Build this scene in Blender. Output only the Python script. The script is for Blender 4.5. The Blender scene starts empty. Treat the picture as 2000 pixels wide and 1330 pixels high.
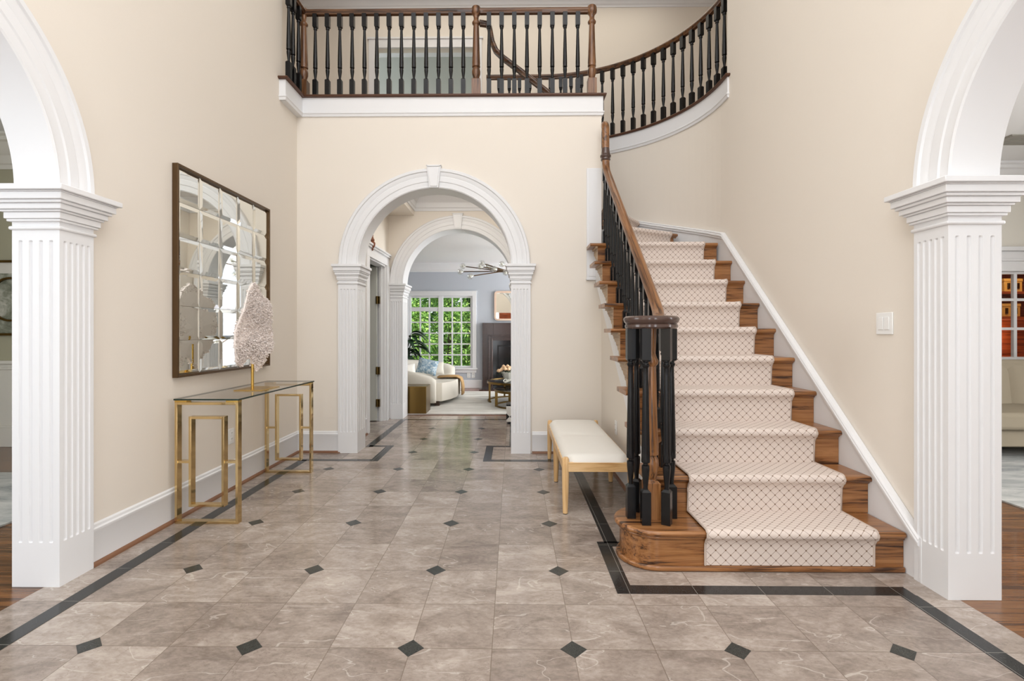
import bpy, bmesh, math, random
from mathutils import Vector, Matrix
PI = math.pi
S = bpy.context.scene
C = S.collection
random.seed(7)
# ------------------------------------------------------------------ camera
EYE = 1.18346
cam = bpy.data.objects.new('camera', bpy.data.cameras.new('camera'))
C.objects.link(cam)
cam.location = (0, 0, EYE)
cam.rotation_euler = (PI / 2, 0, 0.01251)
cam.data.sensor_width = 36
cam.data.lens = 968.4 * 36 / 2000
cam.data.shift_x = 0.00528
cam.data.shift_y = -0.0075
cam.data.clip_start = 0.05
S.camera = cam
# ------------------------------------------------------------------ world, exposure, daylight, added fill
S.view_settings.view_transform = 'Standard'
S.view_settings.look = 'None'
S.view_settings.gamma = 1
S.view_settings.use_curve_mapping = False
S.view_settings.exposure = 0.03
w = bpy.data.worlds.new('sky')
S.world = w
w.use_nodes = True
w.node_tree.nodes['Background'].inputs[0].default_value = (0.86, 0.93, 1.0, 1)
w.node_tree.nodes['Background'].inputs[1].default_value = 1.8


def area(name, loc, rot, sx, sy, power, col=(1, 1, 1)):
    l = bpy.data.lights.new(name, 'AREA')
    l.shape = 'RECTANGLE'; l.size = sx; l.size_y = sy; l.energy = power; l.color = col
    o = bpy.data.objects.new(name, l); C.objects.link(o)
    o.location = loc; o.rotation_euler = rot
    return o


def point(name, loc, power, col=(1, 1, 1), r=.1):
    l = bpy.data.lights.new(name, 'POINT'); l.energy = power; l.color = col; l.shadow_soft_size = r
    o = bpy.data.objects.new(name, l); C.objects.link(o); o.location = loc
    return o


sun = bpy.data.lights.new('sun', 'SUN'); sun.energy = 6.0; sun.angle = math.radians(1.0); sun.color = (1, .95, .86)
so = bpy.data.objects.new('sun', sun); C.objects.link(so); so.rotation_euler = Vector((-.6, .3, -.75)).to_track_quat('-Z', 'Y').to_euler()
# added fill from behind the camera, where a tall entrance window is assumed
area('entrance_fill', (0, -1.55, 4.55), (math.radians(80), 0, 0), 3.7, 3.0, 46, (0.93, 0.965, 1))
for sx in (-.93, .93): area('low_front_fill', (sx, -1.55, 1.2), (PI / 2, 0, 0), .55, 1.8, 17, (0.93, 0.965, 1))  # low fill lamps added either side of the doors; sidelights are invented
area('foyer_overhead_fill', (0, .9, 6.2), (0, 0, 0), 3.4, 3.6, 112, (.985, .985, 1))  # added overhead fill for the foyer; no fixture stands there
area('gallery_fill', (0, 6.6, 6.3), (0, 0, 0), 4.5, 1.6, 31, (1, .93, .80))  # added warm fill that brightens the upper gallery wall
area('living_room_daylight', (3.36, 9.0, 1.43), (PI / 2, 0, PI / 2), 2.0, 1.85, 270, (.95, .98, 1))
area('hall_fill', (-.68, 5.55, 3.09), (0, 0, 0), 1.0, .7, 17, (1, .96, .9))  # fill added to lift the inner arch evenly, not a fixture
area('dining_room_fill', (-5.6, 1.0, 1.7), (PI / 2, 0, -PI / 2), 2.0, 1.9, 70, (.96, .98, 1))  # added fill inside the dining room; no window behind it
area('sitting_room_fill', (6.8, 1.6, 1.7), (PI / 2, 0, PI / 2), 2.4, 2.0, 200, (.97, .98, 1))  # fill added before a solid wall to brighten the sitting room
point('library_lamp', (7.52, 7.80, 1.15), 9, (1, .72, .42), .06)
point('library_fill', (7.2, 7.0, 2.6), 32, (1, .82, .6), .12)  # added warm overhead fill to brighten the library


# ------------------------------------------------------------------ materials
def lin(c):
    c /= 255
    return c / 12.92 if c <= .04045 else ((c + .055) / 1.055) ** 2.4


def rgb(r, g, b):
    return (lin(r), lin(g), lin(b), 1)


def mat(name, col, rough=.5, metal=0, spec=.5, bump=0, bscale=60, coat=0, trans=0, ior=1.45):
    m = bpy.data.materials.new(name); m.use_nodes = True
    nt = m.node_tree; p = nt.nodes['Principled BSDF']
    p.inputs['Base Color'].default_value = col
    p.inputs['Roughness'].default_value = rough
    p.inputs['Metallic'].default_value = metal
    p.inputs['Specular IOR Level'].default_value = spec
    p.inputs['Coat Weight'].default_value = coat
    p.inputs['Transmission Weight'].default_value = trans
    p.inputs['IOR'].default_value = ior
    if bump:
        tc = nt.nodes.new('ShaderNodeTexCoord'); n = nt.nodes.new('ShaderNodeTexNoise'); b = nt.nodes.new('ShaderNodeBump')
        n.inputs['Scale'].default_value = bscale; n.inputs['Detail'].default_value = 4
        b.inputs['Strength'].default_value = bump; b.inputs['Distance'].default_value = .01
        nt.links.new(tc.outputs['Object'], n.inputs['Vector']); nt.links.new(n.outputs['Fac'], b.inputs['Height'])
        nt.links.new(b.outputs['Normal'], p.inputs['Normal'])
    return m


class NT:
    """tiny helper to wire math nodes"""
    def __init__(s, m):
        s.m = m; s.t = m.node_tree; s.p = s.t.nodes['Principled BSDF']

    def node(s, k, **kw):
        n = s.t.nodes.new(k)
        for a, b in kw.items(): setattr(n, a, b)
        return n

    def link(s, a, b): s.t.links.new(a, b)

    def math(s, op, a, b=None, c=None):
        n = s.node('ShaderNodeMath', operation=op)
        for i, x in enumerate((a, b, c)):
            if x is None: continue
            if isinstance(x, (int, float)): n.inputs[i].default_value = x
            else: s.link(x, n.inputs[i])
        return n.outputs[0]

    def mix(s, f, a, b):
        n = s.node('ShaderNodeMix', data_type='RGBA')
        for i, x in ((0, f), (6, a), (7, b)):
            if isinstance(x, (int, float)): n.inputs[i].default_value = x
            elif isinstance(x, tuple): n.inputs[i].default_value = x
            else: s.link(x, n.inputs[i])
        return n.outputs[2]

    def ramp(s, f, stops):
        n = s.node('ShaderNodeValToRGB'); e = n.color_ramp.elements
        while len(e) < len(stops): e.new(.5)
        for q, (pos, col) in zip(e, stops): q.position = pos; q.color = col
        s.link(f, n.inputs[0]); return n.outputs[0]

    def noise(s, vec, scale, detail=4, rough=.55, dist=0):
        n = s.node('ShaderNodeTexNoise'); n.inputs['Scale'].default_value = scale
        n.inputs['Detail'].default_value = detail; n.inputs['Roughness'].default_value = rough
        n.inputs['Distortion'].default_value = dist
        s.link(vec, n.inputs['Vector']); return n.outputs['Fac'], n.outputs['Color']

    def mapping(s, vec, scale, rot=(0, 0, 0), loc=(0, 0, 0)):
        n = s.node('ShaderNodeMapping'); n.inputs['Scale'].default_value = scale
        n.inputs['Rotation'].default_value = rot; n.inputs['Location'].default_value = loc
        s.link(vec, n.inputs['Vector']); return n.outputs[0]

    def coord(s, which='Object'): return s.node('ShaderNodeTexCoord').outputs[which]


def wood(name, dark, mid, light, axis=0, rot=(0, 0, 0), rough=.35, coat=.3, fine=1.0, plank=None):
    m = mat(name, mid, rough, coat=coat); t = NT(m)
    sc = [22 * fine, 22 * fine, 22 * fine]; sc[axis] = 1.3 * fine
    v = t.mapping(t.coord(), (1, 1, 1), rot) if any(rot) else t.coord()
    f1, _ = t.noise(t.mapping(v, tuple(sc)), 1.0, 6, .62, 1.2)
    sc2 = [150, 150, 150]; sc2[axis] = 5
    f2, _ = t.noise(t.mapping(v, tuple(sc2)), 1.0, 3)
    f = t.math('ADD', t.math('MULTIPLY', f1, .72), t.math('MULTIPLY', f2, .28))
    c = t.ramp(f, [(.40, dark), (.48, mid), (.62, light)])
    if plank:
        # floor boards: tone per board and dark joints
        wid, ln = plank
        sep = t.node('ShaderNodeSeparateXYZ'); t.link(v, sep.inputs[0])
        a = sep.outputs[1 - axis]; b = sep.outputs[axis]
        row = t.math('FLOOR', t.math('DIVIDE', a, wid))
        col = t.math('FLOOR', t.math('ADD', t.math('DIVIDE', b, ln), t.math('MULTIPLY', row, .37)))
        cb = t.node('ShaderNodeCombineXYZ'); t.link(row, cb.inputs[0]); t.link(col, cb.inputs[1])
        wn = t.node('ShaderNodeTexWhiteNoise'); t.link(cb.outputs[0], wn.inputs[0])
        c = t.mix(t.math('MULTIPLY', wn.outputs[0], .45), c, dark)
        fr = t.math('FRACT', t.math('DIVIDE', a, wid))
        j = t.math('LESS_THAN', fr, .025)
        c = t.mix(t.math('MULTIPLY', j, .7), c, (.03, .012, .005, 1))
    t.link(c, t.p.inputs['Base Color'])
    bm_ = t.node('ShaderNodeBump'); bm_.inputs['Strength'].default_value = .12; bm_.inputs['Distance'].default_value = .004
    t.link(f2, bm_.inputs['Height']); t.link(bm_.outputs[0], t.p.inputs['Normal'])
    return m


M = {}
M['wall'] = mat('beige_wall_paint', rgb(231, 223, 212), .6, spec=.25, bump=.03, bscale=120)
M['white'] = mat('white_trim_paint', rgb(230, 230, 231), .35, spec=.4)
M['ceil'] = mat('ceiling_paint', rgb(238, 237, 236), .8, spec=.2)
M['blue'] = mat('blue_grey_wall_paint', rgb(190, 195, 203), .6, spec=.25)
M['olive'] = mat('olive_grey_wall_paint', rgb(178, 174, 150), .6, spec=.25)
M['greyroom'] = mat('grey_room_paint', rgb(196, 199, 192), .6, spec=.25)
M['creamwall'] = mat('cream_wall_paint', rgb(226, 222, 212), .6, spec=.25)
OAK = (rgb(62, 36, 18), rgb(140, 92, 52), rgb(170, 120, 74))
M['oakx'] = wood('stained_oak_across', *OAK, axis=0)
M['oaky'] = wood('stained_oak_lengthwise', rgb(62, 36, 18), rgb(118, 78, 45), rgb(150, 104, 64), axis=1, rot=(-math.radians(40), 0, 0))
M['oakz'] = wood('stained_oak_upright', *OAK, axis=2)
M['rail'] = wood('dark_oak_rail_across', rgb(38, 22, 12), rgb(82, 52, 31), rgb(116, 80, 50), axis=0)
M['railz'] = wood('dark_oak_post', rgb(50, 28, 15), rgb(104, 68, 42), rgb(140, 100, 66), axis=2)
M['nosing'] = mat('dark_nosing', rgb(84, 52, 34), .35)
M['cap'] = mat('worn_dark_cap', rgb(76, 57, 50), .25, coat=.4)
M['bracket'] = wood('tan_bracket_wood', rgb(150, 124, 98), rgb(178, 152, 122), rgb(192, 168, 140), axis=1, coat=0, rough=.5)
M['shoe'] = mat('brown_shoe_moulding', rgb(128, 90, 66), .45)
M['black'] = mat('black_paint', rgb(13, 13, 15), .26, spec=.4)
M['floorwood'] = wood('oak_floor_boards', rgb(70, 42, 22), rgb(122, 80, 46), rgb(146, 100, 60), axis=0, rough=.25, coat=.2, plank=(.083, 1.1))
M['floorred'] = wood('red_oak_floor_boards', rgb(92, 46, 26), rgb(140, 82, 54), rgb(158, 98, 66), axis=0, rough=.25, coat=.2, plank=(.083, 1.1))
M['brass'] = mat('polished_champagne_brass', rgb(214, 188, 138), .08, metal=1)
M['gold'] = mat('gold_metal', rgb(210, 174, 96), .25, metal=1)
M['antbrass'] = mat('antique_brass', rgb(120, 96, 54), .3, metal=1)
M['bronze'] = mat('bronze_frame', rgb(92, 70, 46), .35, metal=.6)
M['mirror'] = mat('mirror_silver', rgb(236, 238, 234), .015, metal=1)
M['linen'] = mat('ivory_linen', rgb(236, 232, 224), .9, spec=.1, bump=.25, bscale=400)
M['boucle'] = mat('ivory_boucle', rgb(226, 220, 208), .95, spec=.1, bump=.7, bscale=180)
M['lightwood'] = wood('light_ash', rgb(196, 152, 98), rgb(222, 182, 128), rgb(232, 196, 146), axis=2, coat=.1, rough=.4)
M['lightwoodx'] = wood('light_ash_across', rgb(196, 152, 98), rgb(222, 182, 128), rgb(232, 196, 146), axis=0, coat=.1, rough=.4)
M['coral'] = mat('dusty_white_coral', rgb(243, 233, 227), .9, spec=.1)
M['plate'] = mat('white_plastic', rgb(238, 238, 236), .3)
M['slot'] = mat('outlet_slot', rgb(90, 90, 88), .5)
M['granite'] = None
M['firebox'] = mat('black_firebox', rgb(12, 12, 13), .12)
M['tan'] = mat('tan_wool', rgb(190, 156, 112), .95, spec=.1, bump=.4, bscale=200)
M['leaf'] = mat('dark_leaf', rgb(34, 58, 34), .4)
M['green1'] = mat('bright_foliage', rgb(172, 206, 108), .6)
M['green2'] = mat('mid_foliage', rgb(122, 166, 76), .6)
M['green3'] = mat('deep_foliage', rgb(58, 104, 42), .6)
M['trunk'] = mat('tree_bark', rgb(84, 70, 56), .9, bump=.6, bscale=20)
M['grass'] = mat('lawn_grass', rgb(96, 138, 52), .9, bump=.8, bscale=30)
M['rose'] = mat('peach_rose', rgb(226, 190, 152), .7)
M['ceramic'] = mat('white_ceramic', rgb(226, 226, 216), .3)
M['doorgrey'] = mat('grey_door_paint', rgb(196, 197, 190), .4)
M['sofa'] = mat('greige_upholstery', rgb(150, 140, 122), .9, spec=.1, bump=.2, bscale=300)
M['palewood'] = mat('pale_pink_wood', rgb(224, 196, 174), .45)
M['darkleg'] = mat('dark_wood_leg', rgb(66, 48, 36), .4)
M['cherry'] = wood('cherry_shelving', rgb(96, 40, 18), rgb(150, 70, 34), rgb(176, 92, 48), axis=0)
M['amberbox'] = mat('amber_painted_box', rgb(222, 168, 84), .6, bump=.4, bscale=40)
M['paper'] = mat('paper', rgb(236, 233, 224), .8)
M['vent'] = mat('vent_metal', rgb(150, 146, 136), .5)
M['blueglaze'] = mat('blue_book_cover', rgb(44, 66, 104), .5)
M['rustwood'] = mat('rust_wood', rgb(116, 66, 40), .5)


def thin_glass(name, col=(1, 1, 1, 1), refl=.12, rough=.01):
    m = bpy.data.materials.new(name); m.use_nodes = True; nt = m.node_tree
    nt.nodes.remove(nt.nodes['Principled BSDF']); out = nt.nodes['Material Output']
    a = nt.nodes.new('ShaderNodeBsdfTransparent'); a.inputs[0].default_value = col
    g = nt.nodes.new('ShaderNodeBsdfGlossy'); g.inputs['Roughness'].default_value = rough
    lw_ = nt.nodes.new('ShaderNodeLayerWeight'); lw_.inputs[0].default_value = .5
    pw_ = nt.nodes.new('ShaderNodeMath'); pw_.operation = 'POWER'; pw_.inputs[1].default_value = 4.0
    mx = nt.nodes.new('ShaderNodeMath'); mx.operation = 'MULTIPLY_ADD'; mx.inputs[1].default_value = .8; mx.inputs[2].default_value = refl * .5
    mx.use_clamp = True
    mix = nt.nodes.new('ShaderNodeMixShader')
    nt.links.new(lw_.outputs['Facing'], pw_.inputs[0]); nt.links.new(pw_.outputs[0], mx.inputs[0]); nt.links.new(mx.outputs[0], mix.inputs[0])
    nt.links.new(a.outputs[0], mix.inputs[1]); nt.links.new(g.outputs[0], mix.inputs[2])
    nt.links.new(mix.outputs[0], out.inputs[0])
    return m


M['glass'] = thin_glass('clear_glass', (.985, .995, .99, 1), .09)
M['pane'] = thin_glass('window_glass', (.97, .98, .97, 1), .05)
mu = bpy.data.materials.new('clear_glass_underside'); mu.use_nodes = True
mu.node_tree.nodes.remove(mu.node_tree.nodes['Principled BSDF'])
tb = mu.node_tree.nodes.new('ShaderNodeBsdfTransparent'); mu.node_tree.links.new(tb.outputs[0], mu.node_tree.nodes['Material Output'].inputs[0])
M['glassunder'] = mu
M['globe'] = thin_glass('globe_glass', (.95, .95, .93, 1), .5, .04)
M['glassedge'] = mat('green_glass_edge', rgb(40, 56, 48), .1)


def granite():
    m = mat('brown_granite', rgb(84, 66, 62), .18); t = NT(m)
    f, _ = t.noise(t.coord(), 140, 3)
    t.link(t.ramp(f, [(.38, rgb(30, 24, 22)), (.52, rgb(66, 50, 46)), (.68, rgb(96, 76, 70))]), t.p.inputs['Base Color'])
    return m


M['granite'] = granite()
# marble tile: joints on the .305 m grid found in the photograph
GX, GY, TS = 0.2271, 1.8558, 0.305


def grid_lines(t, half=.0016):
    sep = t.node('ShaderNodeSeparateXYZ'); t.link(t.coord(), sep.inputs[0])
    x = t.math('DIVIDE', t.math('SUBTRACT', sep.outputs[0], GX), TS)
    y = t.math('DIVIDE', t.math('SUBTRACT', sep.outputs[1], GY), TS)
    h = half / TS
    def near(q):
        fr = t.math('FRACT', t.math('ADD', q, .5))
        return t.math('LESS_THAN', t.math('ABSOLUTE', t.math('SUBTRACT', fr, .5)), h)
    return x, y, t.math('MAXIMUM', near(x), near(y))


def marble():
    m = mat('taupe_marble_tile', rgb(172, 157, 146), .2, spec=.45); t = NT(m)
    x, y, line = grid_lines(t)
    cb = t.node('ShaderNodeCombineXYZ'); t.link(t.math('FLOOR', x), cb.inputs[0]); t.link(t.math('FLOOR', y), cb.inputs[1])
    wn = t.node('ShaderNodeTexWhiteNoise'); t.link(cb.outputs[0], wn.inputs[0])
    off = t.node('ShaderNodeVectorMath', operation='SCALE'); t.link(wn.outputs['Color'], off.inputs[0]); off.inputs['Scale'].default_value = 9
    add = t.node('ShaderNodeVectorMath', operation='ADD'); t.link(t.coord(), add.inputs[0]); t.link(off.outputs[0], add.inputs[1])
    vec = t.mapping(add.outputs[0], (1, 1.7, 1), (0, 0, .6))
    big, _ = t.noise(vec, 4.5, 8, .62, .8)
    fine, _ = t.noise(vec, 38, 5, .65, .4)
    f = t.math('ADD', t.math('MULTIPLY', big, .65), t.math('MULTIPLY', fine, .35))
    f = t.math('ADD', f, t.math('MULTIPLY', t.math('SUBTRACT', wn.outputs[0], .5), .17))
    c = t.ramp(f, [(.33, rgb(126, 113, 104)), (.5, rgb(156, 143, 133)), (.66, rgb(183, 171, 161))])
    v, _ = t.noise(t.mapping(add.outputs[0], (1, 3.2, 1), (0, 0, .9)), 1.6, 3, .5, .5)
    vein = t.math('LESS_THAN', t.math('ABSOLUTE', t.math('SUBTRACT', v, .5)), .0035)
    c = t.mix(t.math('MULTIPLY', vein, .3), c, rgb(222, 214, 204))
    v2, _ = t.noise(vec, 5.2, 5, .6, .6)
    vein2 = t.math('LESS_THAN', t.math('ABSOLUTE', t.math('SUBTRACT', v2, .52)), .004)
    c = t.mix(t.math('MULTIPLY', vein2, .35), c, rgb(108, 92, 82))
    c = t.mix(t.math('MULTIPLY', line, .75), c, rgb(112, 98, 86))
    t.link(c, t.p.inputs['Base Color'])
    t.link(t.math('ADD', t.math('MULTIPLY', fine, .12), .08), t.p.inputs['Roughness'])
    return m


def inlay():
    m = mat('black_granite_inlay', rgb(40, 40, 40), .16, spec=.5); t = NT(m)
    x, y, line = grid_lines(t, .0014)
    f, _ = t.noise(t.coord(), 260, 2)
    c = t.ramp(f, [(.4, rgb(32, 32, 32)), (.6, rgb(46, 47, 47)), (.78, rgb(74, 76, 76))])
    c = t.mix(t.math('MULTIPLY', line, .6), c, rgb(150, 146, 138))
    t.link(c, t.p.inputs['Base Color']); return m


def diamond():
    m = mat('black_granite_diamond', rgb(46, 48, 46), .2, spec=.5); t = NT(m)
    f, _ = t.noise(t.coord(), 300, 2)
    t.link(t.ramp(f, [(.4, rgb(38, 40, 38)), (.7, rgb(62, 65, 62))]), t.p.inputs['Base Color']); return m


M['marble'] = marble(); M['inlay'] = inlay(); M['diamond'] = diamond()


def carpet():
    m = mat('cream_trellis_carpet', rgb(226, 206, 190), .95, spec=.05); t = NT(m)
    uv = t.node('ShaderNodeUVMap'); sep = t.node('ShaderNodeSeparateXYZ'); t.link(uv.outputs[0], sep.inputs[0])
    D = .0495
    def tri(q):
        fr = t.math('FRACT', q)
        return t.math('ABSOLUTE', t.math('SUBTRACT', fr, .5))
    a = t.math('DIVIDE', t.math('ADD', sep.outputs[0], sep.outputs[1]), D)
    b = t.math('DIVIDE', t.math('SUBTRACT', sep.outputs[0], sep.outputs[1]), D)
    ta, tb = tri(a), tri(b)
    la, lb = t.math('LESS_THAN', ta, .03), t.math('LESS_THAN', tb, .03)
    line = t.math('MAXIMUM', la, lb)
    dot = t.math('LESS_THAN', t.math('ADD', t.math('MULTIPLY', ta, ta), t.math('MULTIPLY', tb, tb)), .0125)
    f, _ = t.noise(uv.outputs[0], 500, 2)
    base = t.mix(f, rgb(214, 199, 188), rgb(231, 219, 211))
    c = t.mix(t.math('MULTIPLY', line, .72), base, rgb(122, 96, 78))
    c = t.mix(t.math('MULTIPLY', dot, .85), c, rgb(118, 88, 64))
    t.link(c, t.p.inputs['Base Color'])
    bp = t.node('ShaderNodeBump'); bp.inputs['Strength'].default_value = .4; bp.inputs['Distance'].default_value = .004
    h = t.math('SUBTRACT', t.math('MULTIPLY', f, .4), t.math('MULTIPLY', line, .8))
    t.link(h, bp.inputs['Height']); t.link(bp.outputs[0], t.p.inputs['Normal'])
    return m


M['carpet'] = carpet()
M['binding'] = mat('carpet_binding', rgb(196, 180, 168), .9)


def rugmat(name, a, b, c, sc):
    m = mat(name, b, .95, spec=.05); t = NT(m)
    f, _ = t.noise(t.mapping(t.coord(), sc), 1, 8, .7, .5)
    t.link(t.ramp(f, [(.35, a), (.5, b), (.65, c)]), t.p.inputs['Base Color']); return m


M['rug'] = rugmat('pale_grey_streaked_rug', rgb(176, 172, 164), rgb(208, 205, 198), rgb(228, 226, 220), (1.2, 9, 1))
M['rug2'] = rugmat('grey_abstract_rug', rgb(132, 136, 138), rgb(176, 178, 176), rgb(206, 206, 202), (1.4, 5, 1))
M['landscape'] = rugmat('painted_landscape', rgb(104, 108, 92), rgb(150, 152, 136), rgb(206, 204, 192), (4, 4, 5))
M['bluefloral'] = rugmat('blue_floral_print', rgb(92, 122, 150), rgb(150, 172, 186), rgb(232, 232, 226), (26, 26, 26))


def checker(name, a, b, scale):
    m = mat(name, a, .6); t = NT(m)
    n = t.node('ShaderNodeTexChecker'); n.inputs['Scale'].default_value = scale
    n.inputs['Color1'].default_value = a; n.inputs['Color2'].default_value = b
    t.link(t.mapping(t.coord(), (1, 1, 1), (0, PI / 4, 0)), n.inputs['Vector'])
    t.link(n.outputs[0], t.p.inputs['Base Color']); return m


M['harlequin'] = checker('black_white_harlequin', rgb(20, 20, 20), rgb(224, 222, 216), 7)


# ------------------------------------------------------------------ mesh builder
class MB:
    def __init__(s):
        s.v = []; s.f = []; s.m = []; s.uv = {}

    def add(s, vs, fs, mi=0):
        b = len(s.v); s.v += [tuple(q) for q in vs]
        for f in fs: s.f.append(tuple(b + i for i in f)); s.m.append(mi)
        return b

    def box(s, x0, x1, y0, y1, z0, z1, mi=0):
        s.add([(x, y, z) for z in (z0, z1) for y in (y0, y1) for x in (x0, x1)],
              [(0, 2, 3, 1), (4, 5, 7, 6), (0, 1, 5, 4), (2, 6, 7, 3), (0, 4, 6, 2), (1, 3, 7, 5)], mi)
        return s

    def quad(s, a, b, c, d, mi=0): s.add([a, b, c, d], [(0, 1, 2, 3)], mi); return s

    def frustum(s, cx, cy, h0, h1, z0, z1, mi=0):
        vs = [(cx + a * h, cy + b * h, z) for z, h in ((z0, h0), (z1, h1)) for a, b in ((-1, -1), (1, -1), (1, 1), (-1, 1))]
        s.add(vs, [(3, 2, 1, 0), (4, 5, 6, 7)] + [(i, (i + 1) % 4, 4 + (i + 1) % 4, 4 + i) for i in range(4)], mi); return s

    def lathe(s, prof, cx=0, cy=0, n=16, mi=0, flute=None):
        vs = []
        for r, z in prof:
            for k in range(n):
                a = 2 * PI * k / n; rr = r
                if flute and flute[0] <= z <= flute[1]: rr = r * (1 - .1 * (k % 2))
                vs.append((cx + rr * math.cos(a), cy + rr * math.sin(a), z))
        L = len(prof)
        fs = [(i * n + k, i * n + (k + 1) % n, (i + 1) * n + (k + 1) % n, (i + 1) * n + k) for i in range(L - 1) for k in range(n)]
        fs += [tuple(reversed(range(n))), tuple((L - 1) * n + k for k in range(n))]
        s.add(vs, fs, mi); return s

    def prism(s, pts, z0, z1, mi=0):
        n = len(pts)
        s.add([(x, y, z0) for x, y in pts] + [(x, y, z1) for x, y in pts],
              [tuple(reversed(range(n))), tuple(range(n, 2 * n))] + [(i, (i + 1) % n, n + (i + 1) % n, n + i) for i in range(n)], mi)
        return s

    def extrude(s, pts, mp, a0, a1, mi=0):
        """polygon pts (p,q) pushed through mp(p,q,a) from a0 to a1"""
        n = len(pts)
        s.add([mp(p, q, a0) for p, q in pts] + [mp(p, q, a1) for p, q in pts],
              [tuple(reversed(range(n))), tuple(range(n, 2 * n))] + [(i, (i + 1) % n, n + (i + 1) % n, n + i) for i in range(n)], mi)
        return s

    def sweep(s, path, prof, mi=0, plumb=True, side=None, closed=False):
        path = [Vector(q) for q in path]; N = len(path); n = len(prof); vs = []
        for i, q in enumerate(path):
            a = path[i - 1] if (i > 0 or closed) else q
            b = path[(i + 1) % N] if (i < N - 1 or closed) else q
            t0 = (q - a).normalized() if (q - a).length > 1e-9 else None
            t1 = (b - q).normalized() if (b - q).length > 1e-9 else None
            t = ((t0 or t1) + (t1 or t0)).normalized()
            if side is not None: sd = Vector(side)
            else: sd = Vector((t.y, -t.x, 0)).normalized()
            sc = 1
            if plumb:
                up = Vector((0, 0, 1))
                if t0 and t1 and side is None:
                    h0 = Vector((t0.x, t0.y, 0)).normalized(); h = Vector((t.x, t.y, 0)).normalized()
                    sc = 1 / max(.35, h0.dot(h))
            else:
                up = sd.cross(t).normalized()
            for p, z in prof: vs.append(q + sd * (p * sc) + up * z)
        R = N if closed else N - 1
        fs = [(i * n + k, i * n + (k + 1) % n, ((i + 1) % N) * n + (k + 1) % n, ((i + 1) % N) * n + k) for i in range(R) for k in range(n)]
        if not closed: fs += [tuple(range(n)), tuple(reversed(range((N - 1) * n, N * n)))]
        s.add(vs, fs, mi); return s

    def tube(s, path, r, n=10, mi=0, r1=None):
        path = [Vector(q) for q in path]; N = len(path); vs = []
        for i, q in enumerate(path):
            t = (path[min(i + 1, N - 1)] - path[max(i - 1, 0)]).normalized()
            ref = Vector((0, 0, 1)) if abs(t.z) < .9 else Vector((1, 0, 0))
            a = t.cross(ref).normalized(); b = t.cross(a)
            rr = r if r1 is None else r + (r1 - r) * i / (N - 1)
            for k in range(n):
                an = 2 * PI * k / n; vs.append(q + a * (rr * math.cos(an)) + b * (rr * math.sin(an)))
        fs = [(i * n + k, i * n + (k + 1) % n, (i + 1) * n + (k + 1) % n, (i + 1) * n + k) for i in range(N - 1) for k in range(n)]
        fs += [tuple(range(n)), tuple(reversed(range((N - 1) * n, N * n)))]
        s.add(vs, fs, mi); return s

    def ball(s, c, r, n=10, mi=0, sc=(1, 1, 1)):
        prof = [(max(1e-4, r * math.sin(PI * i / n)), -r * math.cos(PI * i / n)) for i in range(n + 1)]
        m = 2 * n - 4 if n > 5 else 8
        vs = [(c[0] + sc[0] * q * math.cos(2 * PI * k / m), c[1] + sc[1] * q * math.sin(2 * PI * k / m), c[2] + sc[2] * z) for q, z in prof for k in range(m)]
        fs = [(i * m + k, i * m + (k + 1) % m, (i + 1) * m + (k + 1) % m, (i + 1) * m + k) for i in range(n) for k in range(m)]
        s.add(vs, fs, mi); return s

    def shift(s, d):
        s.v = [(x - d[0], y - d[1], z - d[2]) for x, y, z in s.v]


BASE = {}     # where each object's own origin stands in the room


def build(name, mb, m, parent=None, smooth=35, bevel=0, loc=None, local=False, seg=2, recalc=True, subsurf=0):
    """link the builder as ONE mesh object; coordinates are the room's unless local"""
    o0 = Vector((0, 0, 0))
    if parent: o0 = BASE[parent.name]
    elif loc: o0 = Vector(loc)
    if not local: mb.shift(o0)
    me = bpy.data.meshes.new(name)
    me.from_pydata(mb.v, [], mb.f)
    ms = m if isinstance(m, (list, tuple)) else [m]
    for q in ms: me.materials.append(q)
    me.polygons.foreach_set('material_index', mb.m)
    if mb.uv:
        l = me.uv_layers.new(name='UVMap')
        for i, p in enumerate(me.polygons):
            if i in mb.uv:
                for li, uvv in zip(p.loop_indices, mb.uv[i]): l.data[li].uv = uvv
    if recalc:
        b = bmesh.new(); b.from_mesh(me); bmesh.ops.recalc_face_normals(b, faces=b.faces); b.to_mesh(me); b.free()
    if smooth:
        me.polygons.foreach_set('use_smooth', [True] * len(me.polygons))
        me.set_sharp_from_angle(angle=math.radians(smooth))
    me.update()
    o = bpy.data.objects.new(name, me); C.objects.link(o)
    if parent: o.parent = parent
    elif loc: o.location = loc
    BASE[o.name] = o0
    if bevel:
        bv = o.modifiers.new('soft_edges', 'BEVEL'); bv.width = bevel; bv.segments = seg; bv.limit_method = 'ANGLE'; bv.angle_limit = math.radians(40)
        bv.harden_normals = False
    if subsurf:
        ss = o.modifiers.new('round', 'SUBSURF'); ss.levels = subsurf; ss.render_levels = subsurf
    return o


def tag(o, label=None, cat=None, group=None, kind=None):
    if label: o['label'] = label
    if cat: o['category'] = cat
    if group: o['group'] = group
    if kind: o['kind'] = kind
    return o


def thing(name, label, cat, loc=(0, 0, 0), rotz=0, group=None, kind=None):
    o = bpy.data.objects.new(name, None); C.objects.link(o); o.location = loc; o.rotation_euler = (0, 0, rotz)
    o.empty_display_size = .1
    BASE[o.name] = Vector(loc)
    return tag(o, label, cat, group, kind)


def struct(name, mb, m, label=None, cat=None, **kw):
    o = build(name, mb, m, **kw); return tag(o, label, cat, kind='structure')


def dup(src, name=None, parent=None, loc=None):
    c = src.copy(); C.objects.link(c)
    if parent is not None: c.parent = parent
    if loc is not None: c.location = loc
    return c


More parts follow.
